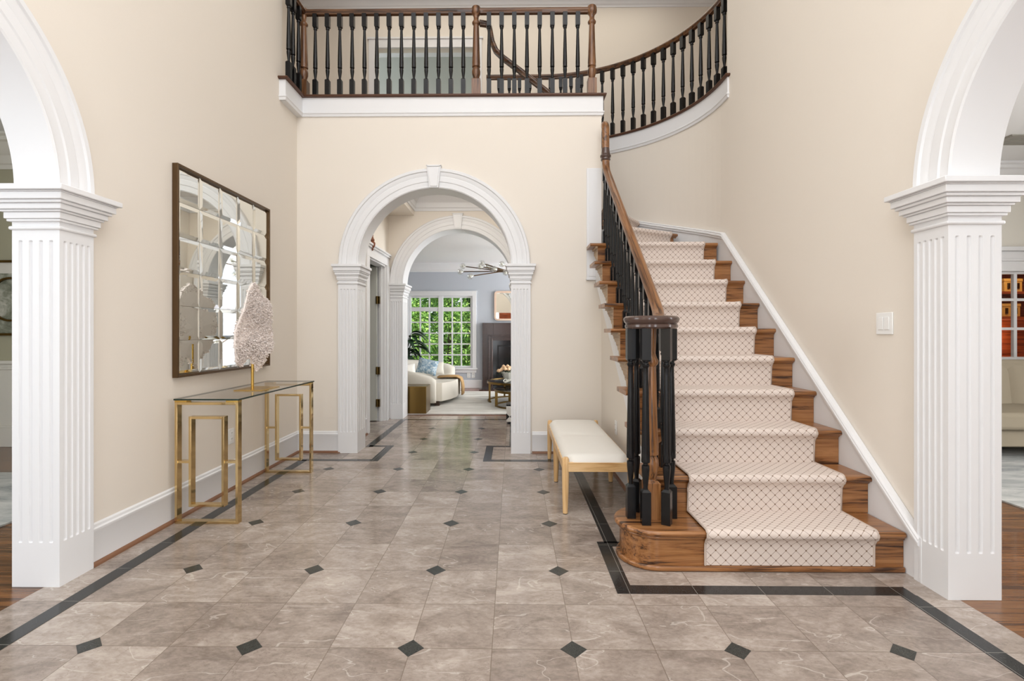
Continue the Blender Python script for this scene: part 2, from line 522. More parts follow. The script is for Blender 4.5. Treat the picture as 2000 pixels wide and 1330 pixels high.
def dup_tree(root, loc, rotz=None, label=None):
    r = root.copy(); C.objects.link(r); r.location = loc
    if rotz is not None: r.rotation_euler = (0, 0, rotz)
    if label: r['label'] = label
    for ch in root.children:
        c = ch.copy(); C.objects.link(c); c.parent = r
        for g in ch.children:
            d = g.copy(); C.objects.link(d); d.parent = c
    return r


# ------------------------------------------------------------------ the room's plan
XL, XR, YB = -2.14, 1.96, 4.89          # left wall, right wall, wall with the arch
ZF, ZT, ZG = 3.32, 3.505, 3.53          # gallery fascia bottom / top, gallery walking line
ZC = 6.42                               # upper ceiling
ZS = 1.86                               # spring line of every arch
HC = 3.13                               # hall ceiling
Y2 = 6.82                               # second arch wall
LY0, LY1, LZ = 7.07, 10.62, 2.68        # living room
ACX = -.755                             # arch axis of the hall
RIN = .755


def arch_wall(mb, mp, l0, l1, z0, z1, cl, r, zs, th, n=40, mi=0):
    def face(d):
        mb.quad(mp(l0, d, z0), mp(cl - r, d, z0), mp(cl - r, d, z1), mp(l0, d, z1), mi)
        mb.quad(mp(cl + r, d, z0), mp(l1, d, z0), mp(l1, d, z1), mp(cl + r, d, z1), mi)
        for i in range(n):
            a, b = PI - PI * i / n, PI - PI * (i + 1) / n
            xa, xb = cl + r * math.cos(a), cl + r * math.cos(b)
            mb.quad(mp(xa, d, zs + r * math.sin(a)), mp(xb, d, zs + r * math.sin(b)), mp(xb, d, z1), mp(xa, d, z1), mi)
    face(0); face(th)
    for i in range(n):
        a, b = PI - PI * i / n, PI - PI * (i + 1) / n
        pa, pb = (cl + r * math.cos(a), zs + r * math.sin(a)), (cl + r * math.cos(b), zs + r * math.sin(b))
        mb.quad(mp(pa[0], 0, pa[1]), mp(pb[0], 0, pb[1]), mp(pb[0], th, pb[1]), mp(pa[0], th, pa[1]), mi)
    for l in (cl - r, cl + r):
        mb.quad(mp(l, 0, z0), mp(l, th, z0), mp(l, th, zs), mp(l, 0, zs), mi)
    for l in (l0, l1):
        mb.quad(mp(l, 0, z0), mp(l, th, z0), mp(l, th, z1), mp(l, 0, z1), mi)
    mb.quad(mp(l0, 0, z1), mp(l1, 0, z1), mp(l1, th, z1), mp(l0, th, z1), mi)


def fluted(mb, P, U, N, width, z0, z1, fz0, fz1, n, hw=.0095, dep=.0075, margin=.03):
    """a flat face width wide from z0 to z1 with n round-ended flutes"""
    P, U, N = Vector(P), Vector(U), Vector(N)
    pitch = (width - 2 * margin) / (n - 1) if n > 1 else 0
    cs = [margin + i * pitch for i in range(n)]
    xs = [0]
    for c in cs: xs += [c + hw * q for q in (-1, -.92, -.7, -.4, 0, .4, .7, .92, 1)]
    xs.append(width)
    e = [0, .1, .35, .65, 1.0]
    zs = [z0, fz0 - hw * 1.05] + [fz0 - hw * (1 - q) for q in e] + [fz1 + hw * q for q in e] + [fz1 + hw * 1.05, z1]
    vs = []
    for z in zs:
        for x in xs:
            d = 0
            for c in cs:
                ox = (x - c) / hw
                oz = max(0, fz0 - z, z - fz1) / hw
                q = 1 - ox * ox - oz * oz
                if q > 0: d = dep * math.sqrt(q)
            vs.append(P + U * x + Vector((0, 0, z)) - N * d)
    nx = len(xs)
    fs = [(j * nx + i, j * nx + i + 1, (j + 1) * nx + i + 1, (j + 1) * nx + i) for j in range(len(zs) - 1) for i in range(nx - 1)]
    mb.add(vs, fs)


CAP = [(1.700, 1.712, .012), (1.712, 1.742, .018), (1.742, 1.752, .026), (1.752, 1.778, .036), (1.778, 1.792, .046), (1.792, 1.824, .056), (1.824, 1.830, .060), (1.830, 1.856, .072)]


def arch_surround(name, label, mp, nv, cl, pw, th, rin=RIN, keystone=True, nf=5, nj=4, both=True, proud=.032, ovk=.72):
    """pilasters with capitals and the moulded arch; mp(l,d,z) maps along-wall, depth (0 = wall face, + = into wall), height"""
    root = thing(name, label, 'arch trim', mp(cl, 0, 0), kind='structure')
    root['kind'] = 'structure'
    o = Vector(mp(0, 0, 0)); U = Vector(mp(1, 0, 0)) - o; D = Vector(mp(0, 1, 0)) - o
    d0, d1 = -proud, th + proud
    ri = rin                       # clear half width between pilasters
    for sgn in (-1, 1):
        la, lb = (cl - ri - pw, cl - ri) if sgn < 0 else (cl + ri, cl + ri + pw)
        mb = MB()
        fluted(mb, Vector(mp(la, d0, 0)), U, -D, pw, 0, 1.70, .215, 1.605, nf)
        lj = lb if sgn < 0 else la
        w_ = d1 - d0
        fluted(mb, Vector(mp(lj, d0, 0)), D, U * (1 if sgn < 0 else -1), w_, 0, 1.70, .215, 1.605, nj, margin=.04)
        lo = la if sgn < 0 else lb
        mb.quad(mp(lo, d0, 0), mp(lo, 0, 0), mp(lo, 0, 1.7), mp(lo, d0, 1.7))
        mb.quad(mp(lo, th, 0), mp(lo, d1, 0), mp(lo, d1, 1.7), mp(lo, th, 1.7))
        mb.quad(mp(la, d1, 0), mp(lb, d1, 0), mp(lb, d1, 1.7), mp(la, d1, 1.7))
        p = build('pilaster', mb, M['white'], root, recalc=False)
        mb = MB()
        def bx(l0, l1, dd0, dd1, z0, z1):
            q = [mp(l, d, z) for z in (z0, z1) for d in (dd0, dd1) for l in (l0, l1)]
            mb.add(q, [(0, 2, 3, 1), (4, 5, 7, 6), (0, 1, 5, 4), (2, 6, 7, 3), (0, 4, 6, 2), (1, 3, 7, 5)])
        for z0, z1, ov in CAP: bx(la - ov * ovk, lb + ov * ovk, d0 - ov * ovk, d1 + ov * ovk, z0, z1)
        build('capital', mb, M['white'], root, bevel=.003)
        mb = MB(); bx(la - .011, lb + .011, d0 - .011, d1 + .011, 1.662, 1.680)
        build('necking', mb, M['white'], root, bevel=.008, seg=3)
    # moulded arch: (radius beyond the opening, how far it stands out)
    cw = pw
    prof = [(-.001, -th * .5), (-.001, .022), (.008, .028), (.016, .022), (.055, .024), (.062, .03), (.105, .031), (.112, .026), (.130, .034), (.150, .036), (.156, .046), (.176, .048), (.184, .04), (.188, 0)]
    prof = [(r * cw / .188 if r > 0 else r, d) for r, d in prof]
    n = 56
    for back in ((False, True) if both else (False,)):
        mb = MB(); vs = []
        for i in range(n + 1):
            a = PI * i / n
            for r, d in prof:
                rr = rin + r; dd = -d if not back else th + d
                vs.append(mp(cl - rr * math.cos(a), dd, ZS - .006 + rr * math.sin(a)))
        k = len(prof)
        mb.add(vs, [(i * k + j, i * k + j + 1, (i + 1) * k + j + 1, (i + 1) * k + j) for i in range(n) for j in range(k - 1)])
        build('arch_moulding', mb, M['white'], root, smooth=28)
    if keystone:
        mb = MB()
        def wedge(w0, w1, z0, z1, dd):
            q = [(cl - w0, z0), (cl + w0, z0), (cl + w1, z1), (cl - w1, z1)]
            mb.add([mp(l, -dd, z) for l, z in q] + [mp(l, .0, z) for l, z in q],
                   [(0, 1, 2, 3), (0, 4, 5, 1), (1, 5, 6, 2), (2, 6, 7, 3), (3, 7, 4, 0)])
        zb, zt = ZS + rin - .012, ZS + rin + cw + .012
        wedge(.045, .070, zb, zt, .058)
        wedge(.034, .056, zb + .012, zt - .014, .066)
        wedge(.052, .076, zt - .012, zt + .002, .07)
        build('keystone', mb, M['white'], root, bevel=.002)
    return root


# ---- floors
def floor_mesh():
    mb = MB()
    mb.box(XL - .04, XR + .02, -1.6, LY0 - .02, -.1, 0, 0)
    H = .0012
    def strip(x0, x1, y0, y1): mb.box(x0, x1, y0, y1, -.01, H, 1)
    wv = .075
    # left run, far run, jog into the hall, right run, jog round the stair foot
    strip(-1.985, -1.91, -1.6, 4.59); strip(-1.985, -1.245, 4.555, 4.625)
    strip(-1.32, -1.245, 4.625, 5.19); strip(-1.50, -1.32, 5.135, 5.19); strip(-1.53, -1.455, 5.13, 6.72)
    strip(-1.53, .04, 6.72, 6.775)
    strip(-.275, -.20, 4.555, 5.19); strip(-.20, .02, 5.135, 5.19); strip(-.035, .04, 5.19, 6.72)
    strip(-.20, .545, 4.555, 4.625); strip(.515, .59, 2.80, 4.625)
    strip(.475, .66, 2.755, 2.815); strip(.475, .55, 2.255, 2.755); strip(.55, 1.815, 2.255, 2.33); strip(1.745, 1.82, -1.6, 2.255)
    r = .0497
    for i in range(-3, 4):
        for j in range(-4, 8):
            x, y = GX + i * .61, GY + j * .61
            if not (-1.85 < x < 1.7 and y < 6.6): continue
            if j >= 1 and x > .4: continue
            if j >= 5 and not (-1.4 < x < -.1): continue
            mb.prism([(x - r, y), (x, y - r), (x + r, y), (x, y + r)], -.01, H, 2)
    return struct('floor', mb, [M['marble'], M['inlay'], M['diamond']], 'polished taupe marble tile floor with black diamond inlays and border', 'floor')


floor_mesh()
struct('floor_left', MB().box(-6.0, XL - .04, -1.6, 5.2, -.1, -.001), M['floorwood'], 'brown oak board floor beyond the left archway', 'floor')
struct('floor_right', MB().box(XR + .02, 7.2, -1.6, 6.1, -.1, -.001), M['floorwood'], 'brown oak board floor beyond the right archway', 'floor')
struct('floor_rear', MB().box(-4.6, 3.2, LY0 - .02, LY1 + .2, -.1, -.002), M['floorred'], 'reddish oak floor of the living room', 'floor')

# ---- wall with the main arch
mb = MB()
arch_wall(mb, lambda l, d, z: (l, YB + d, z), XL - .1, .8725, 0, ZT - .01, ACX - .018, RIN + .015, ZS, .20)
struct('wall_back', mb, M['wall'], 'beige wall pierced by the main archway', 'wall')
arch_surround('trim_1', 'white fluted pilasters and keystone arch of the central opening', lambda l, d, z: (l, YB + d, z), -1, ACX - .018, .192, .20)
# ---- second arch
mb = MB()
arch_wall(mb, lambda l, d, z: (l, Y2 + d, z), -4.6, 3.2, 0, HC + .15, ACX, RIN + .015, ZS, .25)
struct('wall_hall', mb, M['wall'], 'beige wall at the far end of the hall with the inner archway', 'wall')
arch_surround('trim_2', 'white fluted pilasters and keystone arch of the inner opening to the living room', lambda l, d, z: (l, Y2 + d, z), -1, ACX, .188, .25)
# ---- left wall: arch to the dining room, stops at the gallery opening
LCY = 1.497
mpL = lambda l, d, z: (XL - d, l, z)
mb = MB(); arch_wall(mb, mpL, -1.6, YB + .1, 0, ZF + .02, LCY, RIN + .04, ZS, .16)
mb.box(XL - .16, XL, -1.6, 4.575, ZF + .02, ZC)
struct('wall_left', mb, M['wall'], 'beige left wall with the dining room archway', 'wall')
arch_surround('trim_3', 'white fluted pilasters and arch on the left wall', mpL, 1, LCY, .188, .16, rin=.783, keystone=False, nj=4, ovk=1.15)
# ---- right wall
RCY = 1.437
mpR = lambda l, d, z: (XR + d, l, z)
mb = MB(); arch_wall(mb, mpR, -1.6, 4.60, 0, ZF + .02, RCY, RIN + .04, ZS, .17)
mb.box(XR, XR + .17, -1.6, 4.56, ZF + .02, ZC)
struct('wall_right', mb, M['wall'], 'beige right wall with the sitting room archway', 'wall')
arch_surround('trim_4', 'white fluted pilasters and arch on the right wall', mpR, 1, RCY, .188, .17, rin=.783, keystone=False, nj=4, ovk=1.15)

HL, HR = -1.715, .205
mb = MB()
for x0, x1, z0, z1 in ((XL, -1.85, 0, ZC), (1.85, XR + .02, 0, ZC), (-1.85, -1.22, 0, 3.0), (1.22, 1.85, 0, 3.0), (-.65, .65, 0, 3.0), (-1.22, -.65, 0, .3), (.65, 1.22, 0, .3), (-1.22, -.65, 2.1, 3.0), (.65, 1.22, 2.1, 3.0), (-1.85, 1.85, 6.1, ZC)): mb.box(x0, x1, -1.74, -1.6, z0, z1)  # upper and side openings invented to go with the fill lamps
struct('wall_front', mb, M['wall'], 'beige entrance wall behind the viewpoint', 'wall')
mb = MB()
for x0, x1 in ((-.62, -.08), (.08, .62)): mb.box(x0, x1, -1.6, -1.57, 0, 2.1)
struct('door_3', mb, M['cherry'], 'red-brown entrance doors behind the viewpoint', 'entrance door', bevel=.005)
# ---- curved stair wall under the gallery
ECX, ECY, ERX, ERY = .35, 4.60, XR - .35, 1.55


def ell(a, off=0):
    return (ECX + (ERX + off) * math.cos(a), ECY + (ERY + off) * math.sin(a))


def curve_pts(off=0, n=28, tail=-.42):
    p = [ell(PI / 2 * i / n, off) for i in range(n + 1)]
    for x in (0, -.2, tail): p.append((x, ECY + ERY + off))
    return p


mb = MB()
inn, out = curve_pts(0), curve_pts(.12)
for i in range(len(inn) - 1):
    a, b, c_, d_ = inn[i], inn[i + 1], out[i + 1], out[i]
    zlo = 0 if b[0] > HR + .12 else HC + .12
    mb.quad((*a, zlo), (*b, zlo), (*b, ZT - .02), (*a, ZT - .02)); mb.quad((*d_, zlo), (*c_, zlo), (*c_, ZT - .02), (*d_, ZT - .02))
    mb.quad((*a, ZT - .02), (*b, ZT - .02), (*c_, ZT - .02), (*d_, ZT - .02))
struct('wall_stair_curve', mb, M['wall'], 'curved beige wall around the stair', 'wall', smooth=50)
# wall below the open side of the stair, and the stair side of the gallery wall
mb = MB()
mb.extrude([(2.86, 0), (4.95, 0), (4.95, 1.74), (4.75, 1.72), (2.86, .15)], lambda p, q, a: (a, p, q), .872, .94)
struct('wall_under_stair', mb, M['wall'], 'beige wall below the open side of the stair', 'wall')
# ---- gallery slab, fascia
mb = MB()
mb.box(XL - 1.2, -.37, YB + .01, 7.7, ZF - .03, ZT - .01)
mb.box(XL - 1.2, XL - .02, 4.58, YB + .02, ZF - .03, ZT - .01)
cp = curve_pts(.02)
for i in range(len(cp) - 1):
    (ax, ay), (bx_, by) = cp[i], cp[i + 1]
    def outp(x, y):
        dx, dy = x - ECX, y - ECY
        if x < ECX: dx = 0
        tt = min([(3.2 - ECX) / dx if dx > 1e-6 else 99, (7.7 - ECY) / dy if dy > 1e-6 else 99])
        return (ECX + dx * tt if dx else x, ECY + dy * tt)
    c_, d_ = outp(bx_, by), outp(ax, ay)
    for z in (ZF - .03, ZT - .01): mb.quad((ax, ay, z), (bx_, by, z), (*c_, z), (*d_, z))
struct('floor_gallery', mb, M['oakx'], 'upper gallery floor', 'floor')
FP = [(-.0, ZF - ZT), (.012, ZF - ZT), (.018, ZF - ZT + .012), (.018, ZF - ZT + .02), (.026, ZF - ZT + .028), (.026, ZF - ZT + .036), (.015, ZF - ZT + .044), (.015, -.0), (-.0, 0)]
t5 = thing('trim_5', 'white gallery fascia above the central arch', 'fascia', (0, YB, ZF), kind='structure')
path = [(.872, YB + .2, ZT), (.872, YB, ZT), (XL + .045, YB, ZT), (XL + .045, 4.53, ZT), (XL, 4.53, ZT)]
mb = MB().sweep(path, [(-p, z) for p, z in FP]); mb2 = MB()
mb.box(XL - .01, XL + .05, 4.54, YB, ZF, ZT)
build('fascia_board', mb, M['white'], t5, smooth=30)
NP = [(-.02, .0), (.035, 0), (.043, .006), (.045, .0125), (.043, .019), (.035, .025), (-.08, .025), (-.08, 0)]
build('nosing', MB().sweep(path, [(-p, z) for p, z in NP]), M['nosing'], t5, smooth=40)
t6 = thing('trim_6', 'white curved gallery fascia over the stair', 'fascia', (ECX, ECY, ZF), kind='structure')
cpath = [(x, y, ZT) for x, y in curve_pts(0)]
cpath = [(XR + .02, 4.535, ZT), (XR, 4.535, ZT), (XR, 4.57, ZT)] + cpath
build('fascia_board', MB().sweep(cpath, [(-p, z) for p, z in FP]), M['white'], t6, smooth=30)
build('nosing', MB().sweep(cpath, [(-p, z) for p, z in NP]), M['nosing'], t6, smooth=40)

# ---- upper storey shell
DX0, DX1, DZ = -2.12, -.60, 5.62
mb = MB()
for x0, x1, z0, z1 in ((-3.4, DX0, ZT - .1, ZC), (DX1, 3.4, ZT - .1, ZC), (DX0, DX1, DZ, ZC)): mb.box(x0, x1, 7.7, 7.84, z0, z1)
struct('wall_gallery', mb, M['wall'], 'beige rear wall of the upper gallery', 'wall')
struct('wall_gallery_left', MB().box(-3.4, -3.3, 4.4, 7.7, ZT - .1, ZC), M['wall'], 'beige side wall of the upper gallery', 'wall')
struct('wall_gallery_left_return', MB().box(-3.4, XL - .15, 4.45, 4.57, ZT - .1, ZC), M['wall'])
struct('wall_gallery_right', MB().box(3.3, 3.4, 4.4, 7.7, ZT - .1, ZC), M['wall'])
struct('wall_gallery_right_return', MB().box(XR + .15, 3.4, 4.44, 4.56, ZT - .1, ZC), M['wall'])
struct('wall_upper_room', MB().box(-3.4, 1.0, 9.4, 9.5, ZT - .1, ZC).box(-3.4, 1.0, 7.84, 9.4, ZT - .1, ZT), M['greyroom'], 'grey room seen through the upper doorway', 'wall')
struct('ceiling', MB().box(-3.4, 3.4, -1.6, 9.5, ZC, ZC + .1), M['ceil'], 'white upper ceiling', 'ceiling')
mb = MB(); cw = .12
for x0, x1, z0, z1 in ((DX0 - cw, DX0, ZT, DZ + cw), (DX1, DX1 + cw, ZT, DZ + cw), (DX0, DX1, DZ, DZ + cw)): mb.box(x0, x1, 7.675, 7.7, z0, z1)
mb.box(DX0 - cw - .02, DX1 + cw + .02, 7.66, 7.7, DZ + cw, DZ + cw + .03)
mb.box(DX0 - .005, DX1 + .005, 7.668, 7.7, DZ - .012, DZ + .008)
struct('trim_7', mb, M['white'], 'white casing around the upper doorway', 'door casing', bevel=.004)
CR = [(0, -.20), (.012, -.20), (.012, -.17), (.03, -.155), (.04, -.12), (.08, -.06), (.10, -.05), (.10, -.03), (.125, -.02), (.125, 0), (0, 0)]
mb = MB().sweep([(-3.3, 7.7, ZC), (3.3, 7.7, ZC)], [(p, z) for p, z in CR])
for i in range(110): mb.box(-3.3 + i * .06, -3.27 + i * .06, 7.655, 7.69, ZC - .105, ZC - .075)
struct('trim_8', mb, M['white'], 'white crown moulding along the upper gallery wall', 'crown moulding', smooth=30)

# ---- hall between the arches
HL, HR = -1.715, .205
mb = MB()
mb.box(HL - .12, HL, YB + .2, 5.86, 0, HC + .1); mb.box(HL - .12, HL, 6.66, Y2, 0, HC + .1); mb.box(HL - .12, HL, 5.86, 6.66, 2.09, HC + .1)
struct('wall_hall_left', mb, M['wall'], 'beige left wall of the hall with a doorway', 'wall')
struct('wall_hall_right', MB().box(HR, HR + .1, YB + .2, Y2, 0, HC + .1), M['wall'])
struct('ceiling_hall', MB().box(-4.0, HR + .1, YB + .2, Y2, HC, HC + .1), M['ceil'], 'hall ceiling', 'ceiling')
mb = MB().box(HL, -1.36, YB + .2, Y2, 2.80, HC)
struct('trim_9', mb, M['wall'], 'beige dropped soffit along the left of the hall', 'soffit')
CR2 = [(0, -.27), (.015, -.27), (.015, -.235), (.03, -.225), (.035, -.16), (.05, -.15), (.10, -.07), (.125, -.06), (.125, -.03), (.15, -.02), (.15, 0), (0, 0)]
mb = MB().sweep([(-1.36, YB + .2, HC), (-1.36, Y2, HC), (HR, Y2, HC), (HR, YB + .2, HC)], CR2)
struct('trim_10', mb, M['white'], 'white stepped crown moulding of the hall', 'crown moulding', smooth=30)
# hall door opened into the side room
mb = MB()
for y0, y1, z0, z1 in ((5.75, 5.86, 0, 2.09), (6.66, 6.775, 0, 2.09), (5.75, 6.775, 2.09, 2.20)): mb.box(HL, HL + .022, y0, y1, z0, z1)
mb.box(HL, HL + .04, 5.73, 6.79, 2.20, 2.225); mb.box(HL, HL + .055, 5.715, 6.79, 2.225, 2.25)
mb.box(HL + .022, HL + .03, 6.74, 6.775, 0, 2.09); mb.box(HL + .022, HL + .03, 6.665, 6.685, 0, 2.09)
mb.box(HL - .12, HL, 6.64, 6.66, 0, 2.09); mb.box(HL - .12, HL, 5.86, 5.88, 0, 2.09); mb.box(HL - .12, HL, 5.88, 6.64, 2.07, 2.09)
mb.box(HL - .075, HL - .04, 6.615, 6.64, 0, 2.07)
struct('trim_11', mb, M['white'], 'white casing around the side doorway of the hall', 'door casing', bevel=.003)
d1 = thing('door_1', 'pale grey door standing open into the room left of the hall', 'door', (HL - .09, 6.60, 0), kind='structure')
mb = MB().box(HL - .86, HL - .10, 6.585, 6.62, .012, 2.06)
build('door_leaf', mb, M['doorgrey'], d1, bevel=.002)
for z in (.25, .68, 1.62): build('hinge', MB().box(HL - .108, HL - .055, 6.572, 6.60, z - .05, z + .05).tube([(HL - .09, 6.578, z - .052), (HL - .09, 6.578, z + .052)], .008), M['antbrass'], d1)
struct('wall_side_room', MB().box(-3.3, -3.2, 5.1, 6.9, 0, 2.6).box(-3.3, HL - .12, 6.75, 6.815, 0, 2.6).box(-3.3, HL - .12, 5.095, 5.12, 0, 2.6), M['greyroom'], 'grey side room off the hall', 'wall')
struct('floor_side_room', MB().box(-3.3, XL - .04, 5.2, 6.9, -.1, -.001), M['floorwood'])
struct('ceiling_side_room', MB().box(-3.3, HL - .12, 5.1, 6.9, 2.6, 2.65), M['ceil'])

# ---- living room shell
WX0, WX1, WZ0, WZ1 = -2.235, -.865, .43, 1.975
mb = MB()
for x0, x1, z0, z1 in ((-4.6, WX0, 0, LZ), (WX1, 3.2, 0, LZ), (WX0, WX1, 0, WZ0), (WX0, WX1, WZ1, LZ)): mb.box(x0, x1, LY1, LY1 + .14, z0, z1)
struct('wall_living_far', mb, M['blue'], 'pale blue-grey far wall of the living room', 'wall')
struct('wall_living_left', MB().box(-4.7, -4.6, LY0, LY1 + .1, 0, LZ), M['blue'])
struct('wall_living_right', MB().box(3.2, 3.3, LY0, 8.0, 0, LZ).box(3.2, 3.3, 10.0, LY1 + .1, 0, LZ).box(3.2, 3.3, 8.0, 10.0, 0, .5).box(3.2, 3.3, 8.0, 10.0, 2.35, LZ), M['blue'], 'blue-grey side wall of the living room with a window', 'wall')
w2 = thing('window_2', 'white multi-pane window in the side wall of the living room', 'window', (3.2, 9.0, .5), kind='structure')
mb = MB()
for y0, y1, z0, z1 in ((7.9, 8.0, .42, 2.45), (10.0, 10.1, .42, 2.45), (8.0, 10.0, 2.35, 2.45), (8.0, 10.0, .42, .5)): mb.box(3.175, 3.2, y0, y1, z0, z1)
build('window_frame', mb, M['white'], w2, bevel=.003)
mb = MB()
for i in range(7): mb.box(3.22, 3.27, 8.0 + i / 3 - .02 - (.03 if i == 3 else 0), 8.0 + i / 3 + .02 + (.03 if i == 3 else 0), .5, 2.35)
build('sash', mb, M['white'], w2)
mb = MB()
for i in range(7): mb.box(3.225, 3.265, 8.0, 10.0, .5 + i * .308 - .014, .5 + i * .308 + .014)
build('muntin', mb, M['white'], w2)
struct('ceiling_living', MB().box(-4.6, 3.2, LY0, LY1 + .1, LZ, LZ + .1), M['ceil'], 'white living room ceiling', 'ceiling')
CR3 = [(0, -.19), (.012, -.19), (.012, -.16), (.025, -.15), (.035, -.10), (.08, -.04), (.09, -.03), (.09, 0), (0, 0)]
struct('trim_12', MB().sweep([(-4.6, LY1, LZ), (3.2, LY1, LZ)], CR3), M['white'], 'white crown moulding of the living room', 'crown moulding', smooth=30)
struct('baseboard_living', MB().box(-4.6, -.66, LY1 - .02, LY1, 0, .155).box(-4.6, -.66, LY1 - .012, LY1, .155, .175), M['white'], 'white baseboard below the living room window', 'baseboard', bevel=.003)
# window_1
w1 = thing('window_1', 'white multi-pane living room window looking onto green trees', 'window', ((WX0 + WX1) / 2, LY1, WZ0), kind='structure')
mb = MB(); cw = .085
for x0, x1, z0, z1 in ((WX0 - cw, WX0, WZ0, WZ1 + cw), (WX1, WX1 + cw, WZ0, WZ1 + cw), (WX0, WX1, WZ1, WZ1 + cw)): mb.box(x0, x1, LY1 - .025, LY1, z0, z1)
mb.box(WX0 - cw - .015, WX1 + cw + .015, LY1 - .035, LY1, WZ1 + cw, WZ1 + cw + .02)
build('window_frame', mb, M['white'], w1, bevel=.003)
build('window_sill', MB().box(WX0 - cw - .02, WX1 + cw + .02, LY1 - .06, LY1 + .05, WZ0 - .03, WZ0).box(WX0 - cw, WX1 + cw, LY1 - .022, LY1, WZ0 - .10, WZ0 - .03), M['white'], w1, bevel=.004)
xm = (WX0 + WX1) / 2; yy0, yy1 = LY1 + .02, LY1 + .065
ztr = 1.69
mb = MB()
for x0, x1 in ((WX0, WX0 + .045), (xm - .05, xm + .05), (WX1 - .045, WX1)): mb.box(x0, x1, yy0 - .01, yy1 + .02, WZ0, WZ1)
for z0, z1 in ((WZ0, WZ0 + .045), (ztr - .045, ztr + .045), (WZ1 - .04, WZ1)): mb.box(WX0, WX1, yy0, yy1 + .01, z0, z1)
build('sash', mb, M['white'], w1, bevel=.003)
mb = MB()
for s0, s1 in ((WX0 + .045, xm - .05), (xm + .05, WX1 - .045)):
    pw_ = (s1 - s0) / 3
    for i in (1, 2): mb.box(s0 + i * pw_ - .014, s0 + i * pw_ + .014, yy0 + .005, yy1, WZ0 + .02, WZ1 - .02)
    zz0, zz1 = WZ0 + .045, ztr - .045
    for i in range(1, 5):
        z = zz0 + (zz1 - zz0) * i / 5; mb.box(s0, s1, yy0 + .007, yy1 - .002, z - .013, z + .013)
build('muntin', mb, M['white'], w1)
build('glass', MB().quad((WX0, yy1 - .02, WZ0), (WX1, yy1 - .02, WZ0), (WX1, yy1 - .02, WZ1), (WX0, yy1 - .02, WZ1)), M['pane'], w1)

# ---- baseboards of the foyer and hall
BP = [(0, 0), (.016, 0), (.016, .165), (.02, .172), (.02, .186), (.012, .192), (.010, .205), (0, .212)]
SP = [(.016, 0), (.034, 0), (.033, .009), (.027, .017), (.018, .02), (.016, .02)]


def baseboard(name, label, path, side=1):
    r = thing(name, label, 'baseboard', path[0], kind='structure')
    build('board', MB().sweep(path, [(side * p, z) for p, z in BP]), M['white'], r, smooth=30)
    build('shoe_moulding', MB().sweep(path, [(side * p, z) for p, z in SP]), M['shoe'], r, smooth=60)


baseboard('baseboard_left', 'white baseboard with brown shoe along the left wall under the console', [(XL, 2.47, 0), (XL, YB, 0), (-1.70, YB, 0)])
baseboard('baseboard_back', 'white baseboard right of the central arch and behind the bench', [(.19, YB, 0), (.872, YB, 0), (.872, 2.85, 0)])
baseboard('baseboard_hall', 'short white baseboard left of the hall doorway', [(HL, YB + .235, 0), (HL, 5.75, 0)])
baseboard('baseboard_hall_end', 'short white baseboard beside the inner arch', [(HL, 6.775, 0), (HL, Y2, 0), (-1.70, Y2, 0)])
# stair skirt on the right wall and round the curve
r = thing('baseboard_stair', 'white stair skirting board climbing the right wall and the curved wall', 'skirting', (XR, 2.38, 0), kind='structure')
def skz(y): return .19 + (y - 2.375) * (2.085 - .19) / (4.60 - 2.375)
mb = MB().extrude([(2.375, 0), (4.60, 0), (4.60, skz(4.60)), (2.375, skz(2.375))], lambda p, q, a: (a, p, q), XR - .022, XR + .005)
vs = []; cvp = curve_pts(-.022, 28)
arc = 0; tops = []
for i, (x, y) in enumerate(cvp):
    if x < .95: break
    if i: arc += math.hypot(x - cvp[i - 1][0], y - cvp[i - 1][1])
    tops.append((x, y, 2.085 + .29 * arc))
for i in range(len(tops) - 1):
    a, b = tops[i], tops[i + 1]; mb.quad((a[0], a[1], 1.0), (b[0], b[1], 1.0), b, a)
build('skirt_board', mb, M['white'], r, smooth=30)
SC = [(0, -.035), (.012, -.035), (.012, -.02), (.02, -.014), (.02, -.004), (.014, .006), (.018, .012), (.010, .022), (-.02, .022), (-.02, -.035)]
cpth = [(XR - .022, 2.375, skz(2.375)), (XR - .022, 4.60, skz(4.60))] + tops[1:]
build('skirt_cap', MB().sweep(cpth, [(-p, z) for p, z in SC]), M['white'], r, smooth=30)
build('plinth_return', MB().box(XR - .034, XR, 2.362, 2.378, 0, .215), M['white'], r, bevel=.003)
# panel trim on the free end of the gallery wall
struct('trim_13', MB().box(.725, .870, YB - .016, YB, 1.70, 2.80).box(.745, .870, YB - .022, YB, 1.735, 2.79).box(.720, .870, YB - .026, YB, 1.70, 1.718), M['white'], 'white upright panel where the stair meets the wall right of the arch', 'wall panel', bevel=.003)

# ------------------------------------------------------------------ staircase
RISE, RUN, N0 = .2025, .2438, 2.452
TX0, TX1 = .725, XR - .024
PV = (.90, 4.780)
NST = 12


def frame(k):
    """origin, direction along the nosing, climbing direction of step k"""
    if k <= 10: return Vector((0, N0 + RUN * (k - 1), 0)), Vector((1, 0, 0)), Vector((0, 1, 0))
    a = math.radians(29 * (k - 10))
    return Vector((PV[0], PV[1], 0)), Vector((math.cos(a), math.sin(a), 0)), Vector((-math.sin(a), math.cos(a), 0))


def reach(k, gap):
    """how far step k runs before it meets the curved wall"""
    o, d, f = frame(k); t = .3
    while True:
        x, y = o.x + d.x * t, o.y + d.y * t
        if ((max(x - ECX, 0)) / (ERX - gap)) ** 2 + ((y - ECY) / (ERY - gap)) ** 2 > 1 or t > 1.5: return t
        t += .01


stair = thing('staircase', 'stained oak staircase climbing the right wall and turning at the top', 'staircase', (1.3, N0, 0))
